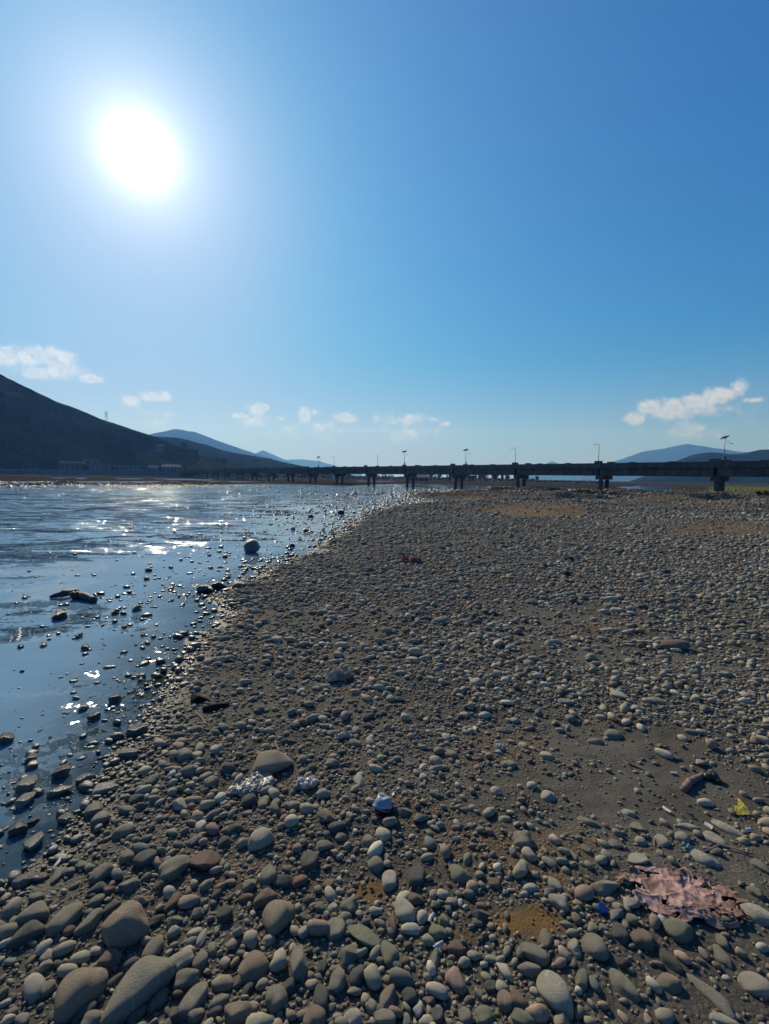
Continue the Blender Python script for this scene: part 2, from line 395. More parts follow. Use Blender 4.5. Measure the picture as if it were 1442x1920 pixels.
tot = t.vm('ADD', t.vm('ADD', slope(.8, 2.3, an), slope(3.2, 1.9, an)), slope(14.0, 1.1, P))
amp_ = t.m('MULTIPLY', ch, t.m('ADD', .25, t.m('MULTIPLY', paw, .95)))
av = t.node('ShaderNodeVectorMath', operation='SCALE'); t.l.new(tot, av.inputs[0]); t.l.new(amp_, av.inputs['Scale'])
bnw = t.vm('NORMALIZE', t.vm('ADD', av.outputs[0], (0, SL, 1.0)))
fres = t.node('ShaderNodeFresnel'); fres.inputs['IOR'].default_value = 1.333; t.l.new(bnw, fres.inputs['Normal'])
gl = t.node('ShaderNodeBsdfGlossy'); gl.inputs['Roughness'].default_value = .028; t.l.new(bnw, gl.inputs['Normal'])
tr = t.node('ShaderNodeBsdfTransparent'); tr.inputs['Color'].default_value = (.66, .74, .70, 1)
df = t.node('ShaderNodeBsdfDiffuse'); df.inputs['Color'].default_value = (.155, .27, .36, 1)
body = t.node('ShaderNodeMixShader'); t.l.new(t.m('MULTIPLY', t.ss(dp, -.03, .09), .97), body.inputs[0]); t.l.new(tr.outputs[0], body.inputs[1]); t.l.new(df.outputs[0], body.inputs[2])
mx = t.node('ShaderNodeMixShader'); t.l.new(fres.outputs[0], mx.inputs[0]); t.l.new(body.outputs[0], mx.inputs[1]); t.l.new(gl.outputs[0], mx.inputs[2])
t.l.new(mx.outputs[0], out.inputs[0])
tag(obj_of('river', mw, m_water), kind='structure')

# ------------------------------------------------------------------ stone shapes and materials
def stone_nodes(m, t, b, colsock, wetsock, pos, vary):
    n1 = t.noise(pos, 2.2, 5, .6); n2 = t.noise(pos, 13, 5, .7); n3 = t.noise(pos, 60, 3, .7)
    c = t.mix(t.m('MULTIPLY', t.ss(n1, .4, .7), .28), colsock, t.mix(1.0, colsock, (.62, .58, .52, 1), 'MULTIPLY'))
    c = t.mix(t.m('MULTIPLY', t.ss(n2, .52, .72), .45), c, t.mix(1.0, colsock, (1.5, 1.47, 1.4, 1), 'MULTIPLY'))
    c = t.mix(t.m('MULTIPLY', t.ss(n3, .56, .66), .5), c, t.mix(1.0, colsock, (.5, .5, .5, 1), 'MULTIPLY'))
    wv = t.node('ShaderNodeTexWave'); t.l.new(pos, wv.inputs['Vector']); wv.inputs['Scale'].default_value = .55; wv.inputs['Distortion'].default_value = 9.0; wv.inputs['Detail'].default_value = 4
    c = t.mix(t.m('MULTIPLY', t.m('MULTIPLY', t.ss(wv.outputs['Fac'], .93, .99), t.ss(t.noise(pos, .35, 2),   .5, .62)), .35), c, t.mix(1.0, colsock, (1.7, 1.65, 1.55, 1), 'MULTIPLY'))
    c = t.mix(t.m('MULTIPLY', wetsock, .55), c, t.mix(1.0, c, (.35, .36, .36, 1), 'MULTIPLY'))
    t.put(b, 'Base Color', c)
    t.put(b, 'Roughness', t.m('SUBTRACT', .86, t.m('MULTIPLY', wetsock, .56)))
    t.put(b, 'Specular IOR Level', t.m('ADD', .10, t.m('MULTIPLY', wetsock, .45)))
    t.put(b, 'Normal', t.bump(t.m('ADD', t.m('MULTIPLY', n2, .7), t.m('MULTIPLY', n3, .3)), t.m('MULTIPLY', vary, 1.5) if False else vary*1.5, 1.0))
m_stone, t, b = new_mat('river stone')
oi = t.node('ShaderNodeObjectInfo'); tcn = t.node('ShaderNodeTexCoord')
pv = t.vm('ADD', tcn.outputs['Object'], None) if False else None
off = t.node('ShaderNodeVectorMath', operation='ADD'); t.l.new(tcn.outputs['Object'], off.inputs[0])
cmb = t.node('ShaderNodeCombineXYZ'); r40 = t.m('MULTIPLY', oi.outputs['Random'], 40.0)
for k in range(3): t.l.new(r40, cmb.inputs[k])
t.l.new(cmb.outputs[0], off.inputs[1])
stone_nodes(m_stone, t, b, oi.outputs['Color'], oi.outputs['Alpha'], off.outputs[0], .035)
m_grav, t, b = new_mat('loose river stones')
g = t.node('ShaderNodeNewGeometry'); at = t.attr('tint')
pv = t.vm('MULTIPLY', g.outputs['Position'], (22.0, 22.0, 22.0))
stone_nodes(m_grav, t, b, at.outputs['Color'], t.attr('wet').outputs['Fac'], pv, .002)

def ico(sub):
    bm = bmesh.new(); bmesh.ops.create_icosphere(bm, subdivisions=sub, radius=1.0)
    V = np.array([v.co[:] for v in bm.verts]); Fa = np.array([[v.index for v in f.verts] for f in bm.faces]); bm.free()
    return V, Fa
def shape(V, seed, ang=0.0, amp=.14):
    r = np.random.default_rng(seed); V = V.copy()
    p = 1.85 + r.random()*.5                                    # superellipsoid fullness
    V = V/((np.abs(V)**p).sum(1)**(1/p))[:, None]
    d = np.zeros(len(V))
    for k in range(6):
        a = r.normal(size=3); a /= np.linalg.norm(a); f = 1.1+1.5*r.random()
        d += np.sin(V @ a*f*2 + r.random()*6.28)*(amp/ (1+k*.45))*.55
    V = V*(1+d)[:, None]
    V[:, 0] *= 1 + (r.random()-.5)*.1
    egg = (r.random()-.5)*.5; V[:, 1] *= 1 + egg*V[:, 0]; V[:, 2] *= 1 + egg*.5*V[:, 0]
    if ang > 0:
        for k in range(int(5+r.random()*5)):
            a = r.normal(size=3); a /= np.linalg.norm(a); h = .55 + r.random()*.3
            over = np.maximum(V @ a - h, 0); V -= over[:, None]*a*ang
    s = np.abs(V).max(0); return V/s
I4, F4 = ico(4); I3, F3 = ico(3); I2, F2 = ico(2); I1, F1 = ico(1)
I0 = np.array([[math.cos(a)*math.cos(e), math.sin(a)*math.cos(e), math.sin(e)] for e, o in ((-.25, 0), (.6, .5)) for a in [(k+o)*2*math.pi/6 for k in range(6)]] + [[0, 0, 1.0]])
F0 = np.array([[k, (k+1) % 6, 6+k] for k in range(6)] + [[(k+1) % 6, 6+(k+1) % 6, 6+k] for k in range(6)] + [[6+k, 6+(k+1) % 6, 12] for k in range(6)])
protos = {}
for k in range(9): protos['r%d' % k] = np_mesh('stone', shape(I4, 100+k), F4)
for k in range(4): protos['a%d' % k] = np_mesh('stone', shape(I4, 200+k, .92, .12), F4)
for k in range(4): protos['s%d' % k] = np_mesh('stone', shape(I4, 250+k, .55, .17), F4)
for m_ in protos.values(): m_.materials.append(m_stone)
TONE_K = 1.22
TONE = {'g': (.27, .255, .20), 'l': (.40, .38, .305), 'b': (.15, .152, .135), 't': (.28, .24, .18), 'p': (.24, .185, .145), 'v': (.25, .25, .18), 'k': (.03, .03, .028)}
TONE = {k: ((v[0]*TONE_K, v[1]*TONE_K*.965, v[2]*TONE_K*.92) if k != 'k' else v) for k, v in TONE.items()}
WORD = {'g': 'grey', 'l': 'pale grey', 'b': 'dark bluish', 't': 'tan brown', 'p': 'pinkish brown', 'v': 'greenish grey', 'k': 'black'}

# every large stone: view-window id, centre, long and short axis, tilt (degrees, counter-clockwise), tone, [form]
WIN = {'A': (0, 1600, 3.004), 'B': (480, 1600, 3.004), 'C': (962, 1560, 3.004), 'D': (0, 1200, 3.004), 'E': (0, 860, 3.004), 'G': (400, 900, 2.884), 'H': (900, 900, 2.66), 'J': (400, 1200, 2.884), 'K': (900, 1200, 2.66)}
LIST = {
'A': "430 790 300 260 0 t;775 770 420 230 42 g;620 600 140 110 0 p;865 530 150 105 60 g;1010 620 170 110 35 l;1045 715 160 105 15 g;1095 830 200 115 50 g;895 825 150 90 55 p;1235 840 140 90 20 g;1340 900 200 130 5 t;1130 605 110 80 60 g;500 390 170 90 45 v;375 370 200 115 42 g;185 350 180 120 20 g;30 450 150 100 10 g;150 460 190 110 30 b;730 630 110 70 35 b;590 670 90 60 -20 b;640 720 120 60 40 b;480 890 150 90 40 b;525 945 160 90 10 g;780 900 140 80 45 b;985 910 100 90 0 b;1100 915 110 70 15 t;1260 345 110 80 0 b;1220 235 80 55 60 b;1390 250 110 60 0 p;1405 180 90 70 0 g;975 280 120 85 60 p;905 185 80 70 60 b;985 85 200 125 38 g;1155 50 190 110 -8 p a;565 125 130 95 40 g;725 180 130 72 20 g;615 210 90 55 5 p;550 200 110 58 25 b;790 265 110 55 -5 t;625 305 110 50 40 b;545 270 100 62 30 g;205 250 90 58 15 g;460 75 80 50 5 g;390 105 80 60 0 g;325 125 110 60 50 g;125 160 125 85 20 g;820 35 140 95 25 b;715 25 90 70 0 g;980 385 110 75 10 v a;885 380 100 55 30 b;1115 335 80 60 0 v;820 140 70 50 50 p;1135 480 100 52 70 l;1195 540 78 55 -80 v;1350 725 95 65 35 p;1400 765 100 55 50 b;1430 645 190 160 -25 t;270 765 90 85 0 g;1210 900 100 60 20 b;390 440 80 55 10 p;245 135 70 45 10 p",
'B': "120 355 205 195 0 t;50 255 150 90 32 p;70 130 110 110 0 g;170 155 135 75 0 b;300 45 120 110 0 b;675 55 105 85 -50 g;755 145 125 95 85 l;910 125 130 105 75 b;1140 110 150 95 -35 g;735 25 60 50 90 g;1190 25 75 50 80 g;525 295 110 90 -15 g;435 305 70 66 0 l;360 305 72 50 0 v;450 430 130 125 0 g;605 465 225 90 -38 v a;840 330 155 110 -42 l;895 255 110 68 -18 p;750 565 145 100 -68 v;525 570 140 125 0 g a;235 620 210 150 75 g a;115 820 145 130 0 g;190 745 100 88 60 b;275 440 90 60 42 l;70 490 85 58 25 l;265 365 85 55 10 b a;370 815 145 88 -80 b;460 720 130 100 80 g;570 695 120 85 65 b;740 815 155 95 65 t;860 810 100 80 10 b;720 930 150 80 0 g;330 925 150 120 -25 t;540 935 120 85 25 l;1005 600 130 66 80 v;1125 535 120 70 0 p;1025 440 120 75 -28 v;770 395 110 62 -80 p;855 520 65 52 0 p;835 615 75 60 30 p;1265 345 125 75 5 b a;1290 920 125 105 35 v;1410 840 120 100 0 t;1175 920 90 82 0 g;1020 920 85 78 0 b;975 835 90 58 0 p;1340 170 80 52 -10 p;1105 275 90 45 0 l;1060 375 80 58 -60 v;1325 755 90 58 0 b;370 640 90 60 70 b;300 260 76 62 0 p;410 180 76 58 30 p",
'C': "465 650 165 135 -45 g;245 915 235 170 -62 l;625 850 215 120 -45 g;880 840 160 112 -8 t;1120 920 275 85 -42 g;1360 860 190 120 -12 l;735 600 150 105 15 p;935 545 200 125 12 v;1380 460 215 140 -25 l;515 305 220 95 0 g a;260 395 130 80 -32 l;235 290 115 70 -42 l;705 155 150 72 0 l a;340 130 80 40 -58 g;605 570 112 95 -60 b;510 545 70 55 -40 g;115 685 185 90 -22 g;95 770 160 72 0 g;30 960 150 115 -42 p;345 645 112 76 -80 l;188 600 112 80 -75 g;385 825 118 75 80 v;875 715 165 85 -42 b;1180 700 130 75 -52 g;1180 615 90 62 -60 g;1180 490 185 85 -5 v;670 495 82 60 -25 v a;840 45 92 56 -42 g;955 30 100 66 -12 l;1140 50 140 62 -28 l;1060 140 200 82 -25 l;1400 190 115 60 -35 g;55 40 130 100 -20 g;575 65 90 60 -20 g;1365 335 92 56 -30 v;890 355 95 72 0 p;590 420 72 46 -20 l;1190 1065 180 66 -12 l;60 1060 170 80 -15 v;410 95 72 48 -40 g;615 730 92 58 -10 b",
'D': "1040 650 112 80 0 g;1065 735 122 66 14 g;590 835 140 75 12 l;715 640 142 60 6 g;860 785 96 60 50 v;1190 800 82 74 0 g;345 750 112 70 12 p;335 855 140 55 10 g;480 785 120 60 14 g;145 820 150 90 22 g;140 905 135 70 14 l;530 960 100 98 0 g;570 1010 112 85 32 g;375 1015 112 60 15 g;700 1080 132 75 16 v;775 895 110 62 20 b;865 895 90 50 5 g;1010 930 112 75 0 l a;720 960 120 48 -5 g;1275 715 92 72 0 b;1310 1070 120 60 16 v;1095 1135 90 50 30 g;190 1145 135 100 75 l a;175 670 95 55 25 p;30 560 112 70 14 b;1000 540 96 46 0 b;1015 495 86 50 0 g;1110 500 92 46 0 g;650 335 84 56 0 b;470 380 92 44 0 g;525 435 82 46 0 b;775 510 125 85 20 b;1128 335 150 56 0 k a;1215 375 185 62 12 k a;100 1070 100 76 0 b;185 1025 92 36 14 b",
'E': "335 890 122 64 8 k;650 866 92 36 0 k a;835 628 62 32 0 k;825 675 60 26 0 b;140 780 76 22 0 k;985 413 56 15 0 k;1237 358 36 14 0 k;1245 415 40 14 0 k;1267 552 46 24 0 k;1345 715 110 60 0 p;1220 722 100 54 0 k;1152 742 84 80 0 k;770 845 96 40 0 b a;960 735 56 26 0 k;445 998 86 34 0 g a;245 1048 84 30 0 g;115 1058 60 26 0 k;480 1065 66 34 20 b a;700 945 62 24 10 b;805 990 56 18 0 k;1385 625 46 24 0 k",
'G': "840 485 84 36 0 b;1235 765 120 56 0 g;430 265 42 22 0 g;500 275 46 24 0 k;525 198 42 26 0 k;690 178 54 32 0 k;425 355 38 26 0 k;440 720 82 36 0 g",
'H': "445 395 48 42 0 k a;430 470 62 42 -20 k a;260 612 72 36 -12 b;645 595 98 34 0 l;615 655 58 36 0 l;685 648 78 36 0 l;650 748 135 26 0 l;75 465 56 30 0 b",
'J': "320 655 245 150 -4 t;410 550 112 46 5 b a;260 1080 146 118 0 l;610 955 120 92 5 t a;670 1010 112 62 16 b;600 1105 112 60 8 g;690 1065 76 46 0 g;430 895 112 54 0 g;195 870 92 80 -20 b;275 880 88 60 70 g;335 885 60 58 0 g;790 755 92 60 -72 l;480 645 72 54 0 g;530 690 66 52 0 b;640 665 88 52 0 g;770 555 92 52 -22 g;640 505 72 46 0 g;940 295 60 46 -20 l a;1005 320 66 36 -18 b;835 415 86 46 18 b a;835 465 56 42 0 b;1290 620 80 54 -12 g;1425 230 92 60 0 l;1200 830 76 44 -18 g;1035 925 104 54 0 g a;840 1085 76 60 0 g;105 1025 112 66 16 b;60 1095 92 70 -20 b;250 380 72 56 0 b;75 690 96 66 0 b",
'K': "970 30 170 66 -6 p a;340 775 82 74 -20 l;215 1000 112 98 0 g;668 470 112 60 0 g;575 505 102 46 0 g;695 275 112 44 -22 l;425 310 92 36 -6 g;125 448 112 36 -4 g;175 400 62 36 0 l;885 305 92 50 -18 g;1065 458 98 36 -10 g;1225 175 96 42 0 g;1135 175 112 32 0 g;145 620 92 50 0 g;540 905 130 48 -20 g;740 860 82 40 -18 l;790 935 92 56 -20 g a;905 995 84 56 -35 l;1010 985 82 58 -15 l;1170 995 116 64 -30 l;1040 930 120 38 -10 l;1245 945 180 52 -20 l;120 890 76 32 0 l"}
LIST = {k: [q.split() for q in v.split(';')] for k, v in LIST.items()}
HAND = []     # x, y, z, a, b, c, yaw
KEYST = []
def place_stone(px, py, maj, mi, angd, tone, form, lift=.34, ck=.74, tilt=0.0, name='river_stone'):
    # ground point under the visible centre
    c_guess = mi/F_PX*2*.35
    p = hit(px, py, 0.0)
    for _ in range(3):
        dep = float((p-EYE) @ _F); sc = dep/F_PX
        dd = ray(px, py); sE = -dd[2]; cE = math.sqrt(1-sE*sE)
        ca, sa = math.cos(R(angd)), math.sin(R(angd))
        eM = math.sqrt(ca*ca + sa*sa*(sE*sE + (ck*mi/maj*cE)**2*1.0)); eM = max(eM, .5)
        ev = math.sqrt((sE)**2 + (ck*cE)**2); eN = math.sqrt(sa*sa + ca*ca*ev*ev)
        a = .45*maj*sc/eM; bb = .49*mi*sc/eN; c = ck*min(bb, a)
        zc = lift*c
        p = hit(px, py, zc*1.0); inwater = False
        wx0, wy0 = on_plane(px, py, WL+zc)
        if float(land_sd(np.array([wx0]), np.array([wy0]))[0]) < 0:      # stands in the river: sits at the water line
            p = np.array([wx0, wy0, float(base_z(np.array([wy0]))[0]) + WL]); inwater = True; zc += .0
    # yaw from ground direction of the long axis
    q = hit(px + ca*maj*.3, py - sa*maj*.3, zc)
    yaw = math.atan2(q[1]-p[1], q[0]-p[0])
    form_k = ('a%d' % random.randrange(4)) if form == 'a' else ('s%d' % random.randrange(4) if random.random() < .30 else 'r%d' % random.randrange(9))
    o = bpy.data.objects.new(name, protos[form_k])
    bury = 1.0
    if not inwater: q_ = float(patch(np.array([px]), np.array([py]), BARE, .3)[0]); bury = 1 - .8*q_
    zc = zc - (1-bury)*c*.42 + (.26*c if inwater else 0)
    o.scale = (a, bb, c); o.location = (p[0], p[1], p[2]+zc)
    o.rotation_euler = (random.uniform(-.15, .15), random.uniform(-.12, .12)+tilt, yaw)
    tc_ = np.array(TONE[tone])*((1.5 if tone in 'gvtl' else 1.35)*(1 if tone != 'k' else .75)+rng.normal()*.08) + rng.normal(size=3)*.004
    sdv = float(land_sd(np.array([p[0]]), np.array([p[1]]))[0])
    wet = float(1-sstep(np.array([sdv]), .0, .45)[0])
    o.color = (max(tc_[0], .02), max(tc_[1], .02), max(tc_[2], .02), wet)
    link(o); HAND.append((p[0], p[1], p[2]+zc, a, bb, c, yaw))
    o['category'] = 'stone'
    KEYST.append((o, px, py, tone, maj/mi, sdv < 0, maj))
    return o
for wk, (x0, y0, s) in WIN.items():
    for row in LIST[wk]:
        cx_, cy_, ma, mi, an = [float(v) for v in row[:5]]
        place_stone(x0+cx_/s, y0+cy_/s, ma/s, mi/s, an, row[5], row[6] if len(row) > 6 else 'r')
LAND = {}
o = place_stone(232, 1735, 88, 92, 60, 't', 'r', .45, .95, name='boulder'); LAND['the pointed brown boulder'] = (232, 1735)
tag(o, 'large brown boulder with a pointed top among cobbles, lower left', 'boulder'); KEYST.pop()
o = place_stone(471, 1028, 36, 30, 40, 'b', 'r', .55, .85, -.45, 'upright_stone'); LAND['the upright stone'] = (472, 1031)
tag(o, 'grey egg shaped stone standing upright in calm shallow water, mirrored below', 'stone'); KEYST.pop()

# ------------------------------------------------------------------ loose stones and gravel too many to count: one object
class Hash:
    def __init__(s, cell): s.c = cell; s.d = {}
    def ok(s, x, y, r, k):
        c = s.c; i0, j0 = int(math.floor(x/c)), int(math.floor(y/c)); n = 1
        for i in range(i0-n, i0+n+1):
            for j in range(j0-n, j0+n+1):
                for (a, b, rr) in s.d.get((i, j), ()):
                    if (a-x)**2 + (b-y)**2 < (k*(r+rr))**2: return False
        return True
    def add(s, x, y, r):
        c = s.c; s.d.setdefault((int(math.floor(x/c)), int(math.floor(y/c))), []).append((x, y, r))
def scatter(ymin, ymax, classes, cell, xk=.95, x0=.8):
    H = Hash(cell)
    for h in HAND:
        if ymin-.5 < h[1] < ymax+.5:
            # large stones as a cluster of discs no bigger than the cell
            n = 1 if h[3] < cell*.9 else 3
            for k in range(n):
                o_ = (k-(n-1)/2)*h[3]*.6
                H.add(h[0]+math.cos(h[6])*o_, h[1]+math.sin(h[6])*o_, min(math.sqrt(h[3]*h[4])*.85, cell*.9))
    res = []
    for (rlo, rhi, per_m2, over, sandk) in classes:
        area = 0.5*(2*(x0+ymin*xk) + 2*(x0+ymax*xk))*(ymax-ymin); n = int(area*per_m2)
        # uniform density over the trapezoid
        y = rng.uniform(ymin, ymax, n*2); x = rng.uniform(-1, 1, n*2)*(x0+ymax*xk)
        keep = np.abs(x) < x0 + y*xk; x = x[keep][:n]; y = y[keep][:n]
        sd = land_sd(x, y); z = ground_z(x, y, sd)
        px, py, pd = proj(np.stack([x, y, z], -1))
        dens = 1 - patch(px, py, BARE, .35)*sandk
        clump = sstep(fbm(x*1.1+5, y*1.1, 3, 90), .30, .55)*.45 + .55; clump = clump*(.55+.45*sstep(fbm(x*.33+9, y*.7, 4, 91), .36, .52))
        shore_d = np.where(sd < 0, np.exp(sd/ (.36+.09*y))*.75, 1.0)
        dens = dens*clump*shore_d*(1-sstep(y, 100, 130))*np.where((sd < -.02) & (rhi < .04) & (y < 12), .35, 1.0)
        keep = rng.random(len(x)) < dens
        x, y, z, sd = x[keep], y[keep], z[keep], sd[keep]
        r = rlo*(rhi/rlo)**(rng.random(len(x))**1.7)
        up_ = (sd < 0) & (rng.random(len(x)) < .6); z = np.where(up_, np.maximum(z, base_z(y)+WL-r*.25), z)
        order = np.argsort(-r)
        for i in order:
            if H.ok(x[i], y[i], r[i], over):
                H.add(x[i], y[i], r[i]); res.append((x[i], y[i], z[i], r[i], sd[i]))
    return np.array(res)
parts_V, parts_F, parts_C, parts_W = [], [], [], []; nv = 0
tone_list = np.array([TONE[k] for k in 'ggglbbttppvvg'])
def emit(S, Vb_list, Fb, flat=.62):
    global nv
    if len(S) == 0: return
    n = len(S); which = rng.integers(0, len(Vb_list), n)
    el_ = 1 + rng.random(n)*.45; a = S[:, 3]*el_; bq = S[:, 3]/el_**.6; c = S[:, 3]*(flat-.16 + .36*rng.random(n))
    yaw = rng.normal(-.25, .9, n); cyw, syw = np.cos(yaw), np.sin(yaw)
    tx = rng.normal(0, .16, n); lift = c*(.28+.4*rng.random(n))
    tn = tone_list[rng.integers(0, len(tone_list), n)]*(np.where(S[:, 1] > 5, .78, np.where(S[:, 3] > .02, .92, .72))[:, None]+rng.normal(size=(n, 1))*.12)
    tn = np.clip(tn + rng.normal(size=(n, 3))*.004, .03, .5)
    wet = 1 - sstep(S[:, 4], 0, .4 + S[:, 1]*.01)
    tn = tn*(1-wet[:, None]*.30)*np.where(S[:, 4] < 0, .5, 1.0)[:, None]
    for k, Vb in enumerate(Vb_list):
        q = np.where(which == k)[0]
        if len(q) == 0: continue
        V = Vb[None]*np.stack([a[q], bq[q], c[q]], -1)[:, None, :]
        y2 = V[..., 1]*np.cos(tx[q])[:, None] - V[..., 2]*np.sin(tx[q])[:, None]
        z2 = V[..., 1]*np.sin(tx[q])[:, None] + V[..., 2]*np.cos(tx[q])[:, None]
        X = V[..., 0]*cyw[q][:, None] - y2*syw[q][:, None] + S[q, 0][:, None]
        Y = V[..., 0]*syw[q][:, None] + y2*cyw[q][:, None] + S[q, 1][:, None]
        Z = z2 + (S[q, 2]+lift[q])[:, None]
        parts_V.append(np.stack([X, Y, Z], -1).reshape(-1, 3).astype(np.float32))
        m = len(Vb)
        parts_F.append((Fb[None] + (np.arange(len(q))*m)[:, None, None] + nv).reshape(-1, 3).astype(np.int32)); nv += m*len(q)
        parts_C.append(np.repeat(np.concatenate([tn[q], np.ones((len(q), 1))], 1), m, 0).astype(np.float32))
        parts_W.append(np.repeat(wet[q], m).astype(np.float32))
sh3 = [shape(I2, 300+k, 0 if k < 7 else .93, .16) for k in range(14)]
sh0 = [shape(I0, 500+k, .5 if k % 2 else 0, .30) for k in range(12)]
sh1 = [shape(I1, 400+k, .7 if k % 2 else 0, .24) for k in range(12)]
near = scatter(.75, 4.2, [(.020, .040, 150, .80, 1.0), (.010, .020, 1000, .78, 1.0), (.0045, .010, 2900, .8, .96)], .115)
emit(near[near[:, 3] > .010], sh3, F2); emit(near[near[:, 3] <= .010], sh1, F1)
mid = scatter(4.2, 11, [(.024, .055, 110, .68, 1.0), (.011, .024, 640, .66, 1.0)], .14)
emit(mid[mid[:, 3] > .022], sh3, F2); emit(mid[mid[:, 3] <= .022], sh1, F1)
far1 = scatter(11, 22, [(.032, .080, 60, .64, .97), (.018, .032, 190, .66, .85)], .19)
emit(far1[far1[:, 3] > .03], sh1, F1, .5); emit(far1[far1[:, 3] <= .03], sh0, F0, .5)
far2 = scatter(22, 50, [(.05, .13, 20, .62, .97), (.032, .05, 46, .62, .85)], .32, .9)
far3 = scatter(50, 125, [(.09, .30, 2.6, .72, .9), (.06, .09, 4.0, .75, .8)], .66, .85)
emit(far2, sh0, F0, .5); emit(far3, sh0, F0, .5)
print('loose stones', len(near), len(mid), len(far1), len(far2), len(far3), 'verts', nv)
me = np_mesh('loose_stones', np.concatenate(parts_V), np.concatenate(parts_F))
ca = me.color_attributes.new('tint', 'FLOAT_COLOR', 'POINT'); ca.data.foreach_set('color', np.concatenate(parts_C).ravel())
fattr(me, 'wet', np.concatenate(parts_W))
tag(obj_of('loose_stones', me, m_grav), 'countless small rounded stones and gravel covering the river bank', 'gravel', kind='stuff')
# twigs, leaf scraps and chips washed up between the stones: nobody could count them
parts_V, parts_F, parts_C, parts_W = [], [], [], []; nv = 0
def bits(n, ymax, ln, th):
    y = .8 + (ymax-.8)*rng.random(n)**.6; x = rng.uniform(-1, 1, n)*(.8+y*.95); sd = land_sd(x, y)
    k = (sd > .1) & (rng.random(n) < sstep(fbm(x*1.7, y*1.7, 3, 120), .35, .6)); x, y, sd = x[k], y[k], sd[k]; n = len(x)
    z = ground_z(x, y, sd) + .004 + rng.random(n)*.006
    L = ln*(.4+rng.random(n)*1.2)*(1+y*.10); T = th*(.6+rng.random(n))*(1+y*.10); yw = rng.uniform(0, 3.14, n); cu = rng.normal(0, .25, n)
    V = np.zeros((n, 9, 3))
    for i, u in enumerate((-1, 0, 1)):
        cxp = u*L; cyp = cu*L*(1-u*u)
        for j, (a_, h_) in enumerate(((-1, 0), (0, 1.0), (1, 0))):
            lx = cxp; ly = cyp + a_*T
            V[:, i*3+j, 0] = x + lx*np.cos(yw) - ly*np.sin(yw); V[:, i*3+j, 1] = y + lx*np.sin(yw) + ly*np.cos(yw); V[:, i*3+j, 2] = z + h_*T + (u*u)*.0
    F_ = np.array([[0, 3, 4], [0, 4, 1], [1, 4, 5], [1, 5, 2], [3, 6, 7], [3, 7, 4], [4, 7, 8], [4, 8, 5]])
    return V, F_, n
VV, FF, CC = [], [], []; o_ = 0
for (n, ymax, ln, th, c0, c1) in ((2600, 9, .022, .0016, (.06, .04, .025), (.20, .15, .10)), (1500, 8, .008, .0045, (.05, .03, .018), (.16, .09, .045)), (260, 9, .06, .003, (.10, .075, .05), (.26, .21, .15)), (300, 9, .012, .008, (.45, .43, .38), (.6, .58, .52))):
    V, F_, m_ = bits(n, ymax, ln, th); VV.append(V.reshape(-1, 3)); FF.append((F_[None]+(np.arange(m_)*9)[:, None, None]+o_).reshape(-1, 3)); o_ += 9*m_
    f = rng.random((m_, 1)); cc = np.concatenate([np.array(c0)*(1-f)+np.array(c1)*f, np.ones((m_, 1))], 1); CC.append(np.repeat(cc, 9, 0))
me = np_mesh('debris', np.concatenate(VV), np.concatenate(FF))
ca = me.color_attributes.new('tint', 'FLOAT_COLOR', 'POINT'); ca.data.foreach_set('color', np.concatenate(CC).astype(np.float32).ravel())
m_deb, t, b = new_mat('washed up twigs'); t.put(b, 'Base Color', t.attr('tint').outputs['Color']); b.inputs['Roughness'].default_value = .9
tag(obj_of('debris', me, m_deb), 'countless small twigs and leaf scraps washed up between the stones', 'debris', kind='stuff')
del parts_V, parts_F, parts_C, parts_W

# ------------------------------------------------------------------ hills
def hill_mat(name, c1, c2, scale, line=0.0):
    m, t, b = new_mat(name); g = t.node('ShaderNodeNewGeometry'); P = g.outputs['Position']
    n = t.noise(P, scale, 7, .65); n2 = t.noise(P, scale*7, 5, .7)
    c = t.mix(t.ss(n, .38, .62), c4(c1), c4(c2)); c = t.mix(t.m('MULTIPLY', t.ss(n2, .5, .66), .6), c, (c1[0]*.4, c1[1]*.45, c1[2]*.4, 1))
    t.put(b, 'Base Color', c); b.inputs['Roughness'].default_value = 1; b.inputs['Specular IOR Level'].default_value = 0
    t.put(b, 'Normal', t.bump(n2, 6.0 if scale < .01 else 2.0, .7))
    return m
HM1 = hill_mat('scrub and grass slope', (.010, .012, .009), (.050, .044, .026), .014)
HM2 = hill_mat('wooded slope', (.007, .015, .011), (.016, .024, .016), .006)
HORIZ = lambda px: 895 + .0157*(px-721)
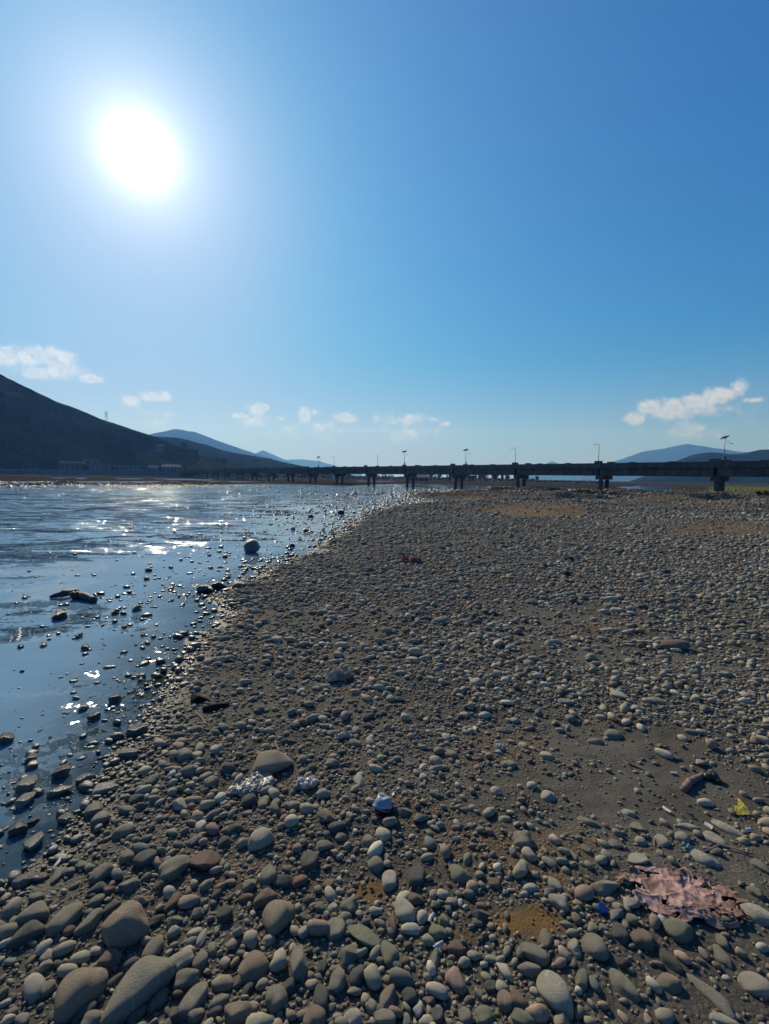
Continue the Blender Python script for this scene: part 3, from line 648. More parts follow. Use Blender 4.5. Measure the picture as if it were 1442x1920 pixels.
def hill(profile, D, front, back, mat, seed, rough=.10, nx=220, ny=46):
    """ridge seen along the given outline, standing at distance D, sloping down to a foot nearer by"""
    pts = np.array(profile, float); u = np.linspace(pts[0, 0], pts[-1, 0], nx)
    top = np.interp(u, pts[:, 0], pts[:, 1])
    V = []
    for i in range(nx):
        d = ray(u[i], top[i]); hd = math.hypot(d[0], d[1]); az_ = math.atan2(d[0], d[1])
        H = EYE[2] + D*d[2]/hd + 1.0
        for j in range(ny):
            s = j/(ny-1)*2-1                              # -1 foot in front, 0 ridge, +1 behind
            r = D + (s*front if s < 0 else s*back)
            prof = (1-abs(s))**(.85 if s < 0 else 1.3)
            V.append((math.sin(az_)*r, math.cos(az_)*r, H*prof, abs(s)))
    V = np.array(V); L = D*.09
    rid = 1-np.abs(fbm(V[:, 0]/L, V[:, 1]/L, 5, seed)*2-1)
    fine = fbm(V[:, 0]/L*5, V[:, 1]/L*5, 4, seed+3)-.5
    hm = V[:, 2].copy()
    V[:, 2] = hm*(1 + (rid-.75)*rough*6*np.minimum(V[:, 3]*3, 1)*(1-V[:, 3])) + fine*hm*.07*(V[:, 3]*2+.35) - 2.0
    I = np.arange(nx*ny).reshape(nx, ny)
    q = np.stack([I[:-1, :-1], I[1:, :-1], I[1:, 1:], I[:-1, 1:]], -1).reshape(-1, 4)
    return tag(obj_of('hill', np_mesh('hill', V[:, :3], q), mat), kind='structure')
hill([(-420,560),(-200,610),(0,700),(50,722),(100,746),(150,767),(200,788),(245,803),(290,817),(330,834),(380,852),(440,868),(500,881),(540,886)], 620, 105, 500, HM1, 11, .20, 300, 70)
hill([(240,830),(285,816),(330,819),(355,824),(385,832),(430,846),(470,853),(505,859),(540,867),(580,875),(625,884),(660,889)], 1050, 350, 500, HM2, 23, .1)
hill([(150,870),(230,832),(285,812),(330,803),(365,808),(400,822),(440,836),(480,850),(540,868),(600,884)], 4200, 1100, 900, HM2, 31, .06)
hill([(430,880),(460,858),(493,843),(520,855),(550,868),(600,880),(640,890)], 6500, 900, 800, HM2, 37, .05)
hill([(480,872),(530,862),(560,860),(600,864),(640,876),(680,890)], 8300, 700, 600, HM2, 41, .04)
hill([(985,896),(1010,874),(1035,864),(1060,873),(1100,892)], 8600, 600, 500, HM2, 43, .04)
hill([(1090,896),(1130,872),(1165,860),(1205,846),(1245,840),(1290,831),(1335,838),(1390,846),(1500,852),(1700,850),(1900,870)], 7600, 1200, 900, HM2, 47, .05)
hill([(1140,908),(1180,902),(1215,890),(1268,863),(1300,851),(1335,846),(1370,850),(1392,850),(1425,842),(1460,840),(1600,826),(1800,820),(2100,850)], 1900, 700, 500, HM2, 53, .07)

# ------------------------------------------------------------------ bridge
m_conc, t, b = new_mat('weathered concrete')
g = t.node('ShaderNodeNewGeometry'); P = g.outputs['Position']
n = t.noise(P, .7, 6, .65); n2 = t.noise(t.vm('MULTIPLY', P, (1, 1, .15)), 2.5, 4, .6)
c = t.mix(t.ss(n, .35, .65), (.065, .06, .055, 1), (.11, .105, .095, 1)); c = t.mix(t.m('MULTIPLY', t.ss(n2, .5, .7), .55), c, (.03, .029, .026, 1))
t.put(b, 'Base Color', c); b.inputs['Roughness'].default_value = .93; t.put(b, 'Normal', t.bump(n, .05, .5))
BD = np.array([-.605, .796, 0]); BP = np.array([.796, .605, 0])       # along the bridge, across it (away from the viewer)
P0 = np.array([53.4, 78.0, 0]); SPAN = 19.7
def bpt(n_, across, z): v = P0 + BD*SPAN*n_ + BP*across; return Vector((v[0], v[1], z))
bridge = empty('concrete_bridge', bpt(0, 0, -.6)); bloc = bridge.location.copy()
tag(bridge, 'long low concrete girder bridge on paired columns crossing the river', 'bridge')
DW = 4.4; ZB, ZG, ZD, ZP = 2.65, 4.02, 4.22, 5.05
def bbox(name, n0, n1, ac, wd_, z0, z1, parent=bridge, bev=.03):
    bm = bmesh.new(); L = (n1-n0)*SPAN
    ctr = bpt((n0+n1)/2, ac, (z0+z1)/2) - bloc
    add_box(bm, ctr, (L, wd_, z1-z0), BD, -BP if False else Vector((-BD[1], BD[0], 0)), bev)
    return bm_obj(name, bm, m_conc, parent)
N0, N1 = -3, 16
for k in range(N0, N1):
    bbox('deck_slab', k+.001, k+.999, DW/2, DW+.7, ZG, ZD)
    for ac in (.35, DW/2, DW-.35):
        bbox('girder', k+.014, k+.986, ac, .48, ZB, ZG-.003)
    for ac in (-.2, DW+.2): bbox('parapet_wall', k+.035, k+.965, ac, .2, ZD+.003, ZP)
    for f in (.33, .67): bbox('parapet_post', k+f-.032, k+f+.032, -.2, .32, ZD+.006, ZP+.13)
for k in range(N0, N1+1):
    for ac in (-.2, DW+.2): bbox('parapet_post', k-.038, k+.038, ac, .40, ZG+.25, ZP+.42)
    cap = bbox('pier_cap', k-.037, k+.037, DW/2, DW-.5, ZB-.78, ZB-.004, bev=.06)
    for ac in (DW/2-1.15, DW/2+1.15):
        p = bpt(k, ac, 0); gz = float(ground_z(np.array([p.x]), np.array([p.y]))[0])
        bbox('column', k-.017, k+.017, ac, .66, min(gz, -.4)-.9, ZB-.785, cap, bev=.1)
# earth ramp where the far end of the bridge lands
bm = bmesh.new(); e = bpt(N1+.9, DW/2, 1.0); add_box(bm, e, (36, 9, 6.2), BD, Vector((-BD[1], BD[0], 0)), 1.2)
o = bm_obj('bridge_abutment', bm, m_conc); tag(o, 'dark abutment under the far left end of the bridge', 'abutment')

m_pole, t, b = new_mat('galvanised pole'); b.inputs['Base Color'].default_value = (.35, .36, .37, 1); b.inputs['Metallic'].default_value = .3
g = t.node('ShaderNodeNewGeometry'); t.put(b, 'Roughness', t.m('ADD', .4, t.m('MULTIPLY', t.noise(g.outputs['Position'], 3), .3)))
m_panel, t, b = new_mat('solar cells'); g = t.node('ShaderNodeTexCoord'); ck = t.node('ShaderNodeTexBrick'); t.l.new(g.outputs['Object'], ck.inputs['Vector'])
ck.inputs['Color1'].default_value = (.012, .016, .04, 1); ck.inputs['Color2'].default_value = (.016, .02, .05, 1); ck.inputs['Mortar'].default_value = (.1, .1, .12, 1); ck.inputs['Scale'].default_value = 6; ck.inputs['Mortar Size'].default_value = .02
t.put(b, 'Base Color', ck.outputs['Color']); b.inputs['Roughness'].default_value = .3
m_black, t, b = new_mat('black battery box'); b.inputs['Base Color'].default_value = (.03, .03, .033, 1); b.inputs['Roughness'].default_value = .6
def lamp(n_, side, kind, label):
    ac = -.2 if side == 'near' else DW+.2
    z0 = ZP+.42; p = bpt(n_, ac, z0)
    r_ = empty('solar_street_lamp', p, 0)
    tag(r_, label, 'street lamp', 'solar street lamps along the bridge')
    bm = bmesh.new(); add_tube(bm, [(0, 0, -.02), (0.0, 0, 2.2), (.05, 0, 3.6)], [.07, .055, .045], 8); bm_obj('pole', bm, m_pole, r_, True)
    sgn = 1 if kind == 'panel' else -1
    bm = bmesh.new(); add_tube(bm, [(.03, 0, 2.9), (sgn*.5, -.1, 3.2), (sgn*.8, -.2, 3.22 if kind != 'panel' else 2.75)], .03, 6)
    arm = bm_obj('lamp_arm', bm, m_pole, r_, True)
    bm = bmesh.new(); add_box(bm, (sgn*.95, -.25, 3.2 if kind != 'panel' else 2.72), (.55, .22, .1), bev=.03); bm_obj('lamp_head', bm, m_pole, arm)
    if kind == 'panel':
        bm = bmesh.new(); ct, st = math.cos(.5), math.sin(.5)
        add_box(bm, (-.05, 0, 3.75), (1.25, .75, .06), (.97, .1, .22), Vector((-.05, ct, -st)).normalized(), .01)
        bm_obj('solar_panel', bm, m_panel, r_)
        bm = bmesh.new(); add_box(bm, (.05, -.12, .35), (.38, .3, .42), bev=.03); bm_obj('battery_box', bm, m_black, r_)
for a in [(0.02, 'far', 'panel', 'solar street lamp with wide dark panel above the nearest bridge pier at right'),
          (1, 'near', 'arm', 'thin lamp post with one small head above the second bridge pier from the right'),
          (2, 'near', 'arm', 'slim lamp post above the third bridge pier from the right'),
          (3, 'far', 'panel', 'solar lamp with tilted panel above the fourth bridge pier from the right'),
          (4, 'near', 'panel', 'solar lamp with tilted panel above the fifth bridge pier from the right'),
          (5, 'far', 'arm', 'slim lamp post left of the two tilted solar panels on the bridge'),
          (6.0, 'near', 'arm', 'slim lamp post second from the left on the bridge'),
          (7, 'far', 'panel', 'small solar lamp farthest left along the bridge')]: lamp(*a)

# ------------------------------------------------------------------ far bank: embankment wall, buildings, pylon
m_wall, t, b = new_mat('dull masonry'); g = t.node('ShaderNodeNewGeometry'); n = t.noise(g.outputs['Position'], .5, 5, .6)
t.put(b, 'Base Color', t.mix(n, (.11, .10, .09, 1), (.2, .17, .15, 1))); b.inputs['Roughness'].default_value = .95
m_dark, t, b = new_mat('unlit room'); b.inputs['Base Color'].default_value = (.02, .02, .022, 1)
m_white, t, b = new_mat('white painted sheet'); b.inputs['Base Color'].default_value = (.78, .78, .76, 1); g = t.node('ShaderNodeNewGeometry'); t.put(b, 'Roughness', t.m('ADD', .25, t.m('MULTIPLY', t.noise(g.outputs['Position'], 2), .2)))
m_brick, t, b = new_mat('brick'); g = t.node('ShaderNodeTexCoord'); bt = t.node('ShaderNodeTexBrick'); t.l.new(g.outputs['Object'], bt.inputs['Vector']); bt.inputs['Color1'].default_value = (.22, .12, .09, 1); bt.inputs['Color2'].default_value = (.28, .16, .12, 1); bt.inputs['Mortar'].default_value = (.2, .18, .16, 1); bt.inputs['Scale'].default_value = 2
t.put(b, 'Base Color', bt.outputs['Color']); b.inputs['Roughness'].default_value = .9
def at(px, dist, py=None):
    d = ray(px, py if py else HORIZ(px)); hd = math.hypot(d[0], d[1]); k = dist/hd
    return Vector((d[0]*k, d[1]*k, EYE[2] + (d[2]*k if py else 0)))
def wall_run(name, pa, pb, h0, h1, th, mat, label, cat, jag=0):
    a, b_ = Vector(pa), Vector(pb); dirv = (b_-a); L = dirv.length; dirv.normalize(); nrm = Vector((-dirv.y, dirv.x, 0))
    bm = bmesh.new(); n = 60; prev = None
    for i in range(n+1):
        p = a + dirv*(L*i/n); hh = h1 + (random.uniform(-jag, jag))
        ring = [bm.verts.new((p + nrm*s*th/2) + Vector((0, 0, z))) for s, z in ((-1.6, h0), (-1, hh), (1, hh), (1.6, h0))]
        if prev:
            for k in range(3): bm.faces.new((prev[k], prev[k+1], ring[k+1], ring[k]))
        prev = ring
    o = bm_obj(name, bm, mat); tag(o, label, cat); return o
wall_run('embankment_wall', at(-160, 455), at(470, 425), -2.5, 2.2, 3.0, m_wall, 'long dark embankment wall at the foot of the left hill', 'wall', .25)
def building(name, pxc, dist, L, Dp, Hh, z0, mat, label, rows, cols, roofmat, roof='flat', cat='building'):
    c = at(pxc, dist); c.z = z0; az_ = math.atan2(c.x, c.y)
    r_ = empty(name, c, -az_); tag(r_, label, cat)
    bm = bmesh.new(); add_box(bm, (0, 0, Hh/2-1), (L, Dp, Hh+2)); wl = bm_obj('wall', bm, mat, r_)
    bm = bmesh.new()
    if roof == 'flat': add_box(bm, (0, 0, Hh+.2), (L+1, Dp+1, .35))
    else:
        vs = [bm.verts.new(v) for v in ((-L/2-.6, -Dp/2-.6, Hh+.02), (L/2+.6, -Dp/2-.6, Hh+.02), (L/2+.6, Dp/2+.6, Hh+.02), (-L/2-.6, Dp/2+.6, Hh+.02), (-L/2+.5, 0, Hh+2.2), (L/2-.5, 0, Hh+2.2))]
        for q in ((0, 1, 5, 4), (2, 3, 4, 5), (1, 2, 5), (3, 0, 4), (3, 2, 1, 0)): bm.faces.new([vs[i] for i in q])
    bm_obj('roof', bm, roofmat, r_)
    for i in range(rows):
        for j in range(cols):
            w_ = L/cols*.5; h_ = Hh/rows*.55
            bm = bmesh.new(); add_box(bm, (-L/2+L/cols*(j+.5), -Dp/2-.02, Hh/rows*(i+.5)), (w_, .3, h_)); bm_obj('window', bm, m_dark, r_)
    return r_
building('arcaded_building', 215, 478, 42, 10, 6.2, 2.0, m_brick, 'long two storey arcaded building at the foot of the left hill', 2, 12, m_wall)
building('brick_house', 172, 488, 11, 9, 8.5, 4.0, m_brick, 'tall narrow brick house beside the arcaded building', 2, 2, m_wall)
building('roofed_shed', 136, 476, 17, 9, 7.5, 2.5, m_wall, 'open shed with a bright white roof edge left of the arcaded building', 1, 5, m_white)
building('small_house', 288, 500, 9, 7, 4, 3.2, m_wall, 'small grey house to the right of the arcaded building', 1, 3, m_wall, 'gable')
building('hillside_house', 300, 556, 7, 5, 4, 27, m_wall, 'small pale house halfway up the ridge of the left hill', 1, 3, m_white, 'flat')
building('riverside_house', 322, 488, 16, 8, 5, 3.2, m_wall, 'long low house near the white tent on the far bank', 1, 5, m_wall, 'gable')
building('farm_house', 786, 330, 13, 8, 2.6, -.6, m_wall, 'low dull farm building seen under the bridge before the bare trees', 1, 4, m_wall, 'gable')
# white tent
c = at(366, 440); c.z = 2.1
bm = bmesh.new(); vs = [bm.verts.new(v) for v in ((-2.4, -1.8, 0), (2.4, -1.8, 0), (2.4, 1.8, 0), (-2.4, 1.8, 0), (-2.2, 0, 2.6), (2.2, 0, 2.6))]
for q in ((0, 1, 5, 4), (2, 3, 4, 5), (1, 2, 5), (3, 0, 4)): bm.faces.new([vs[i] for i in q])
o = bm_obj('tent', bm, m_white); o.location = c; o.rotation_euler = (0, 0, .9); tag(o, 'bright white tent on the far bank near the left end of the bridge', 'tent')
# lattice pylon on the ridge
def ray_down(px, py_top, D_):
    d = ray(px, py_top); hd = math.hypot(d[0], d[1]); k = D_/hd; return Vector((d[0]*k, d[1]*k, EYE[2]+d[2]*k))
pt = ray_down(199, 771, 622); pylon = empty('lattice_pylon', (pt.x, pt.y, pt.z-13.2)); tag(pylon, 'steel lattice pylon standing on the ridge of the left hill', 'pylon')
pylon.scale = (.7, .7, .7); m_dpole = m_pole.copy(); m_dpole.node_tree.nodes['Principled BSDF'].inputs['Base Color'].default_value = (.08, .085, .09, 1)
bm = bmesh.new(); Hh = 19
for sx in (-1, 1):
    for sy_ in (-1, 1): add_tube(bm, [(sx*2.4, sy_*2.4, -2), (sx*.7, sy_*.7, 13), (sx*.15, sy_*.15, Hh)], .13, 4)
for k in range(0, 7, 2):
    z0, z1 = k*2.2, (k+1)*2.2; f0, f1 = 2.2-k*.23, 2.2-(k+1)*.23
    for s in (-1, 1):
        add_tube(bm, [(-f0, s*f0, z0), (f1, s*f1, z1)], .06, 4); add_tube(bm, [(f0, s*f0, z0), (-f1, s*f1, z1)], .06, 4)
        add_tube(bm, [(s*f0, -f0, z0), (s*f1, f1, z1)], .06, 4)
bm_obj('tower', bm, m_dpole, pylon)
for z in (11, 14, 16.5):
    bm = bmesh.new(); add_tube(bm, [(-3.6, 0, z), (3.6, 0, z)], .14, 4); add_tube(bm, [(-3.6, 0, z), (0, 0, z+1.2), (3.6, 0, z)], .1, 4); bm_obj('crossarm', bm, m_dpole, pylon)

# ------------------------------------------------------------------ trees
m_bark, t, b = new_mat('bark'); g = t.node('ShaderNodeNewGeometry'); t.put(b, 'Base Color', t.mix(t.noise(g.outputs['Position'], 5), (.05, .04, .03, 1), (.1, .085, .065, 1))); b.inputs['Roughness'].default_value = .95
def leaf_mat(n_, a, c_):
    m, t, b = new_mat(n_); g = t.node('ShaderNodeNewGeometry'); t.put(b, 'Base Color', t.mix(t.noise(g.outputs['Position'], .9, 3), c4(a), c4(c_))); b.inputs['Roughness'].default_value = .9; b.inputs['Specular IOR Level'].default_value = .1; return m
m_ever = leaf_mat('evergreen leaves', (.022, .032, .014), (.045, .055, .025)); m_twig = leaf_mat('bare twigs', (.06, .048, .036), (.09, .07, .05)); m_bush = leaf_mat('dry brown leaves', (.055, .038, .022), (.09, .065, .035))
def make_tree(kind, seed, H, mat):
    r = random.Random(seed)
    bm = bmesh.new()
    add_tube(bm, [(0, 0, -.6), (r.uniform(-.1, .1)*H*.3, 0, H*.45), (0, r.uniform(-.05, .05)*H, H*(.85 if kind != 'poplar' else .95))], [H*.03, H*.02, H*.006], 6)
    tips = []
    for k in range(14 if kind != 'bush' else 9):
        z = H*r.uniform(.22, .8); a = r.uniform(0, 6.28); L = H*{'round': .34, 'bare': .36, 'poplar': .16, 'bush': .45}[kind]*r.uniform(.6, 1.1)
        e_ = (math.cos(a)*L, math.sin(a)*L, z + L*(.6 if kind != 'poplar' else 1.3)); tips.append(e_)
        add_tube(bm, [(0, 0, z*.9), e_], [H*.011, H*.003], 4, False)
    tme = bm_obj('trunk', bm, m_bark); 
    V, Fs = [], []
    nl = {'round': 1500, 'bare': 1300, 'poplar': 900, 'bush': 1400}[kind]
    cl = [(t_[0]*.9, t_[1]*.9, t_[2]*.95, H*r.uniform(.10, .17)) for t_ in tips] + [(0, 0, H*.85, H*.1), (0, 0, H*.6, H*.14)]
    for i in range(nl):
        c_ = r.choice(cl); q = Vector((r.gauss(0, 1), r.gauss(0, 1), r.gauss(0, .8))); q = q.normalized()*c_[3]*r.random()**.4
        p = Vector(c_[:3]) + q
        if kind == 'poplar': p.x *= .8; p.y *= .8
        if p.z > H*1.02: p.z = H*1.02 - r.random()*H*.1
        s = H*(.026 if kind != 'bare' else .035)*r.uniform(.5, 1.2); u = Vector((r.gauss(0, 1), r.gauss(0, 1), r.gauss(0, 1))).normalized(); v = u.orthogonal().normalized()
        if kind == 'bare': v = v*.10
        n_ = len(V); V += [p-u*s-v*s, p+u*s-v*s, p+u*s+v*s, p-u*s+v*s]; Fs.append((n_, n_+1, n_+2, n_+3))
    cme = obj_of('crown', np_mesh('crown', np.array([v[:] for v in V]), np.array(Fs), False), mat)
    return tme, cme
TREES = {}
def tree(kind, x, y, z, s, label, group=None, name='tree', var=0, rz=None):
    mat = {'round': m_ever, 'bare': m_twig, 'poplar': m_twig, 'bush': m_bush}[kind]
    key = (kind, var)
    r_ = empty(name, (x, y, z)); r_.scale = (s, s, s*random.uniform(.85, 1.15)); r_.rotation_euler = (0, 0, random.uniform(0, 6.28))
    tag(r_, label, name.replace('_', ' '), group)
    if key not in TREES:
        TREES[key] = make_tree(kind, hash(key[0]) % 7 + var*13 if False else {'round': 1, 'bare': 2, 'poplar': 3, 'bush': 4}[kind]*10+var, 1.0, mat); a, b_ = TREES[key]
    else:
        a, b_ = [o_.copy() for o_ in TREES[key]]; link(a); link(b_)
    a.parent = r_; b_.parent = r_
TR = random.Random(5)
for k in range(78):     # bare and leafy trees beyond the bridge
    px = TR.choice([TR.uniform(560, 1000), TR.uniform(700, 960), TR.uniform(840, 1015)]); D_ = TR.uniform(420, 640)
    p = at(px, D_); hgt = TR.uniform(5, 9.5)*(1 if px < 960 else .6)
    tree(TR.choice(['bare', 'bare', 'poplar', 'round']), p.x, p.y, -.6, hgt, 'small hazy tree in the row far behind the bridge', 'trees far behind the bridge', var=k % 3)
for k in range(46):     # trees and bushes on the far left bank
    px = TR.uniform(-20, 560); D_ = TR.uniform(455, 560); p = at(px, D_); z = 1.0
    tree(TR.choice(['round', 'round', 'bare']), p.x, p.y, z, TR.uniform(3.5, 8), 'dark tree on the far bank at the foot of the left hill', 'trees on the far left bank', var=k % 3)
for (px, py, D_, h_) in [(338, 838, 590, 12), (352, 842, 590, 11), (366, 845, 590, 10), (480, 862, 900, 11), (345, 831, 610, 8), (405, 858, 590, 8), (420, 860, 580, 9), (508, 861, 1000, 9)]:
    p = ray_down(px, py, D_); tree('round', p.x, p.y, p.z-h_*.9, h_, 'dark round tree on the left hill slope, %s of eight from the left' % {338: 'first', 345: 'second', 352: 'third', 366: 'fourth', 405: 'fifth', 420: 'sixth', 480: 'seventh', 508: 'last'}[px], 'trees on the left slope', var=0)
for k, px in enumerate((612, 622, 633, 644)):
    p = at(px, 420); tree('bare', p.x, p.y, -.4, (10, 12, 11, 9.5)[k], '%s of four bare trees showing above the bridge deck near its far end' % ('leftmost', 'second', 'third', 'rightmost')[k], 'bare trees above the bridge deck', var=k % 3)
p = at(1442, 108); tree('bush', p.x+1.5, p.y, -.9, 5.4, 'brown bushy tree at the right edge behind the bridge', None, 'tree', 0)
p = at(1424, 60); tree('bush', p.x, p.y, -.45, 1.5, 'dark low bush on the ground at the right edge before the bridge', None, 'bush', 1)
p = at(1450, 58); tree('bush', p.x, p.y, -.45, 1.8, 'taller dark bush cut off by the right edge of the photo', None, 'bush', 2)
# low scrub: reads as one mass under the far trees
V = []; Fs = []
for k in range(9000):
    px = TR.uniform(-50, 1130); D_ = TR.uniform(430, 680); p = at(px, D_); hh_ = 1.8*(1.5 if px < 1000 else .7); q = Vector((p.x, p.y, -.4 + TR.random()*hh_))
    s = TR.uniform(.4, 1.0); u = Vector((TR.gauss(0, 1), TR.gauss(0, 1), TR.gauss(0, .6))).normalized()*s; v = u.orthogonal().normalized()*s
    n_ = len(V); V += [q-u-v, q+u-v, q+u+v, q-u+v]; Fs.append((n_, n_+1, n_+2, n_+3))
tag(obj_of('scrub', np_mesh('scrub', np.array([v[:] for v in V]), np.array(Fs), False), m_twig), 'low brown scrub along the far bank', 'scrub', kind='stuff')

# ------------------------------------------------------------------ litter and wood on the bar
def sheet(name, px, py, w_, d_, yaw, fold, thick, seed, mat, nx=70, ny=50, ragged=.18, lift=.02, dome=0.0, holes=0.0):
    p = hit(px, py, lift); r = seed
    u = np.linspace(-1, 1, nx); v = np.linspace(-1, 1, ny); U, Vv = np.meshgrid(u, v, indexing='ij')
    ur, vr = U.ravel(), Vv.ravel()
    angp = np.arctan2(vr, ur); rad = np.maximum(np.abs(ur), np.abs(vr))
    nr = 1 - ragged*2*(fbm(np.cos(angp)*1.7+9, np.sin(angp)*1.7+r, 4, r))*rad
    sq = (1-.28*np.minimum(np.abs(ur), np.abs(vr))**2)
    X = ur*w_/2*nr*sq; Y = vr*d_/2*nr*sq
    X += (fbm(ur*3, vr*3, 3, r+5)-.5)*w_*.10; Y += (fbm(ur*3+7, vr*3, 3, r+6)-.5)*d_*.12
    kx = fbm(X/w_*3, Y/w_*3, 2, r+20)*1.2; wr = 1-np.abs(fbm(X/w_*3.2+3+kx, Y/w_*5+kx, 3, r+1)*2-1); w2 = 1-np.abs(fbm(X/w_*8+kx, Y/w_*8+5, 3, r+2)*2-1)
    w3 = 1-np.abs(fbm(X/w_*17+kx*3, Y/w_*9+kx, 3, r+4)*2-1); Z = fold*(wr**4*1.1 + w2**3*.6 + w3**4*.45) + dome*(1-rad**2)
    cyw, syw = math.cos(yaw), math.sin(yaw)
    xw = p[0] + X*cyw - Y*syw; yw = p[1] + X*syw + Y*cyw
    gz = ground_z(xw, yw); Z = gz + .006 + Z*(1-.6*sstep(rad, .8, 1))
    I = np.arange(nx*ny).reshape(nx, ny); q = np.stack([I[:-1, :-1], I[1:, :-1], I[1:, 1:], I[:-1, 1:]], -1).reshape(-1, 4)
    if holes > 0:
        hv = fbm(ur*5+2, vr*5, 3, r+9); q = q[hv[q].mean(1) + .10*(1-rad[q].mean(1)) > holes]
    o = obj_of(name, np_mesh(name, np.stack([xw-p[0], yw-p[1], Z-p[2]], -1), q), mat); o.location = p
    md = o.modifiers.new('thickness', 'SOLIDIFY'); md.thickness = thick
    HAND.append((p[0], p[1], p[2], w_/2, d_/2, .02, yaw))
    return o
def cloth_mat(name, a, c_, sc=30, rough=.9, extra=None, fac=.5, tr=0.0):
    m, t, b = new_mat(name); g = t.node('ShaderNodeTexCoord'); P = g.outputs['Object']
    n = t.noise(P, sc, 5, .6); n2 = t.noise(P, sc*.35, 3, .6)
    c = t.mix(t.ss(n, .35, .65), c4(a), c4(c_))
    if extra: c = t.mix(t.m('MULTIPLY', t.ss(n2, .48, .6), fac), c, c4(extra))
    t.put(b, 'Base Color', c); b.inputs['Roughness'].default_value = rough; b.inputs['Transmission Weight'].default_value = tr
    t.put(b, 'Normal', t.bump(t.noise(P, sc*6, 3, .6), .002, .8)); return m
m_pink = cloth_mat('muddy pink cloth', (.25, .135, .11), (.42, .275, .235), 24, .95, (.13, .075, .05), .8)
o = sheet('cloth', 1283, 1680, .60, .37, -.12, .015, .003, 5, m_pink, 200, 130, .22, .006, .0, .41); tag(o, 'ragged pink cloth crumpled flat on the silt among stones', 'cloth')
m_bag = cloth_mat('thin clear plastic', (.66, .62, .50), (.40, .38, .30), 16, .38, (.2, .2, .19), .6, .15)
o = sheet('plastic_bag', 474, 1466, .30, .22, .5, .017, .001, 8, m_bag, 70, 50, .25, .03); tag(o, 'crumpled clear plastic bag caught beside the half buried brown boulder', 'plastic bag')
m_wrap = cloth_mat('printed foil wrapper', (.72, .68, .70), (.55, .48, .52), 20, .3, (.50, .22, .10), .9)
o = sheet('wrapper', 575, 1468, .135, .095, -.4, .018, .001, 12, m_wrap, 30, 24, .2, .025, .015); tag(o, 'shiny white and orange wrapper to the right of the clear plastic bag', 'wrapper')
m_foil = cloth_mat('silver foil', (.42, .40, .34), (.18, .17, .15), 30, .42)
o = sheet('foil_scrap', 645, 1378, .16, .11, .2, .022, .001, 21, m_foil, 40, 30, .3, .02); tag(o, 'small crumpled silver scrap among stones above the torn white wrapper', 'foil scrap')
m_paper = cloth_mat('damp paper', (.5, .5, .46), (.36, .36, .33), 20, .8)
o = sheet('paper_scrap', 937, 1400, .085, .085, .2, .01, .001, 25, m_paper, 24, 24, .25, .015, .01); tag(o, 'pale scrap of paper lying on bare silt', 'paper scrap')
m_sack = cloth_mat('beige sacking', (.38, .28, .18), (.50, .39, .26), 18, .95, (.12, .09, .06), .7)
o = sheet('sack', 636, 1266, .30, .24, .3, .028, .003, 33, m_sack, 60, 50, .25, .02, .045); tag(o, 'crumpled beige sack lying on the gravel halfway to the water', 'sack')
m_red = cloth_mat('dark red rag', (.13, .045, .035), (.20, .08, .06), 12, .95)
o = sheet('rag', 770, 1053, .65, .55, .1, .07, .004, 37, m_red, 50, 40, .3, .03); tag(o, 'dull red rag on the gravel right of the upright river stone', 'rag')
m_teal = cloth_mat('teal plastic thread', (.08, .2, .19), (.14, .28, .26), 40, .6)
o = sheet('plastic_scrap', 1290, 1588, .07, .045, .3, .012, .001, 39, m_teal, 24, 20, .3, .015, 0, .45); tag(o, 'tiny teal plastic scrap beside pale stones above the pink cloth', 'plastic scrap')
def thin_glow(m, col, f):      # thin material that lets sunlight through
    t = NT(m.node_tree); o_ = [n for n in m.node_tree.nodes if n.type == 'OUTPUT_MATERIAL'][0]; b = m.node_tree.nodes['Principled BSDF']
    tl = t.node('ShaderNodeBsdfTranslucent'); tl.inputs[0].default_value = c4(col); mx = t.node('ShaderNodeMixShader'); mx.inputs[0].default_value = f
    t.l.new(b.outputs[0], mx.inputs[1]); t.l.new(tl.outputs[0], mx.inputs[2]); t.l.new(mx.outputs[0], o_.inputs[0])
for m_ in (m_bag, m_wrap, m_paper): thin_glow(m_, (.7, .66, .58), .3)
# yellow wrapper: a folded piece with two flaps
m_yel = cloth_mat('yellow wrapper', (.90, .76, .18), (.95, .84, .28), 20, .4, (.8, .7, .45), .3); thin_glow(m_yel, (1, .90, .30), .5)
p = hit(1391, 1517, .02); bm = bmesh.new(); s = .035
pts = [(-1, -.1, .15), (-.95, .1, 1.0), (-.35, .25, .85), (-.35, .6, 1.75), (.15, .7, 1.6), (1.0, .3, .55), (.9, -.5, -.25), (-.65, -.5, -.25)]
vs = [bm.verts.new(Vector(v)*s) for v in pts]
for q in ((0, 7, 2, 1), (2, 7, 6), (2, 6, 5), (2, 5, 4, 3)): bm.faces.new([vs[i] for i in q])
bmesh.ops.subdivide_edges(bm, edges=bm.edges[:], cuts=3, use_grid_fill=True)
for v in bm.verts: v.co += Vector((0, random.uniform(-1, 1)*.004, random.uniform(-1, 1)*.002))
o = bm_obj('candy_wrapper', bm, m_yel); o.location = p; md = o.modifiers.new('t', 'SOLIDIFY'); md.thickness = .0012
tag(o, 'bright yellow folded wrapper standing on bare silt near the right edge', 'wrapper')
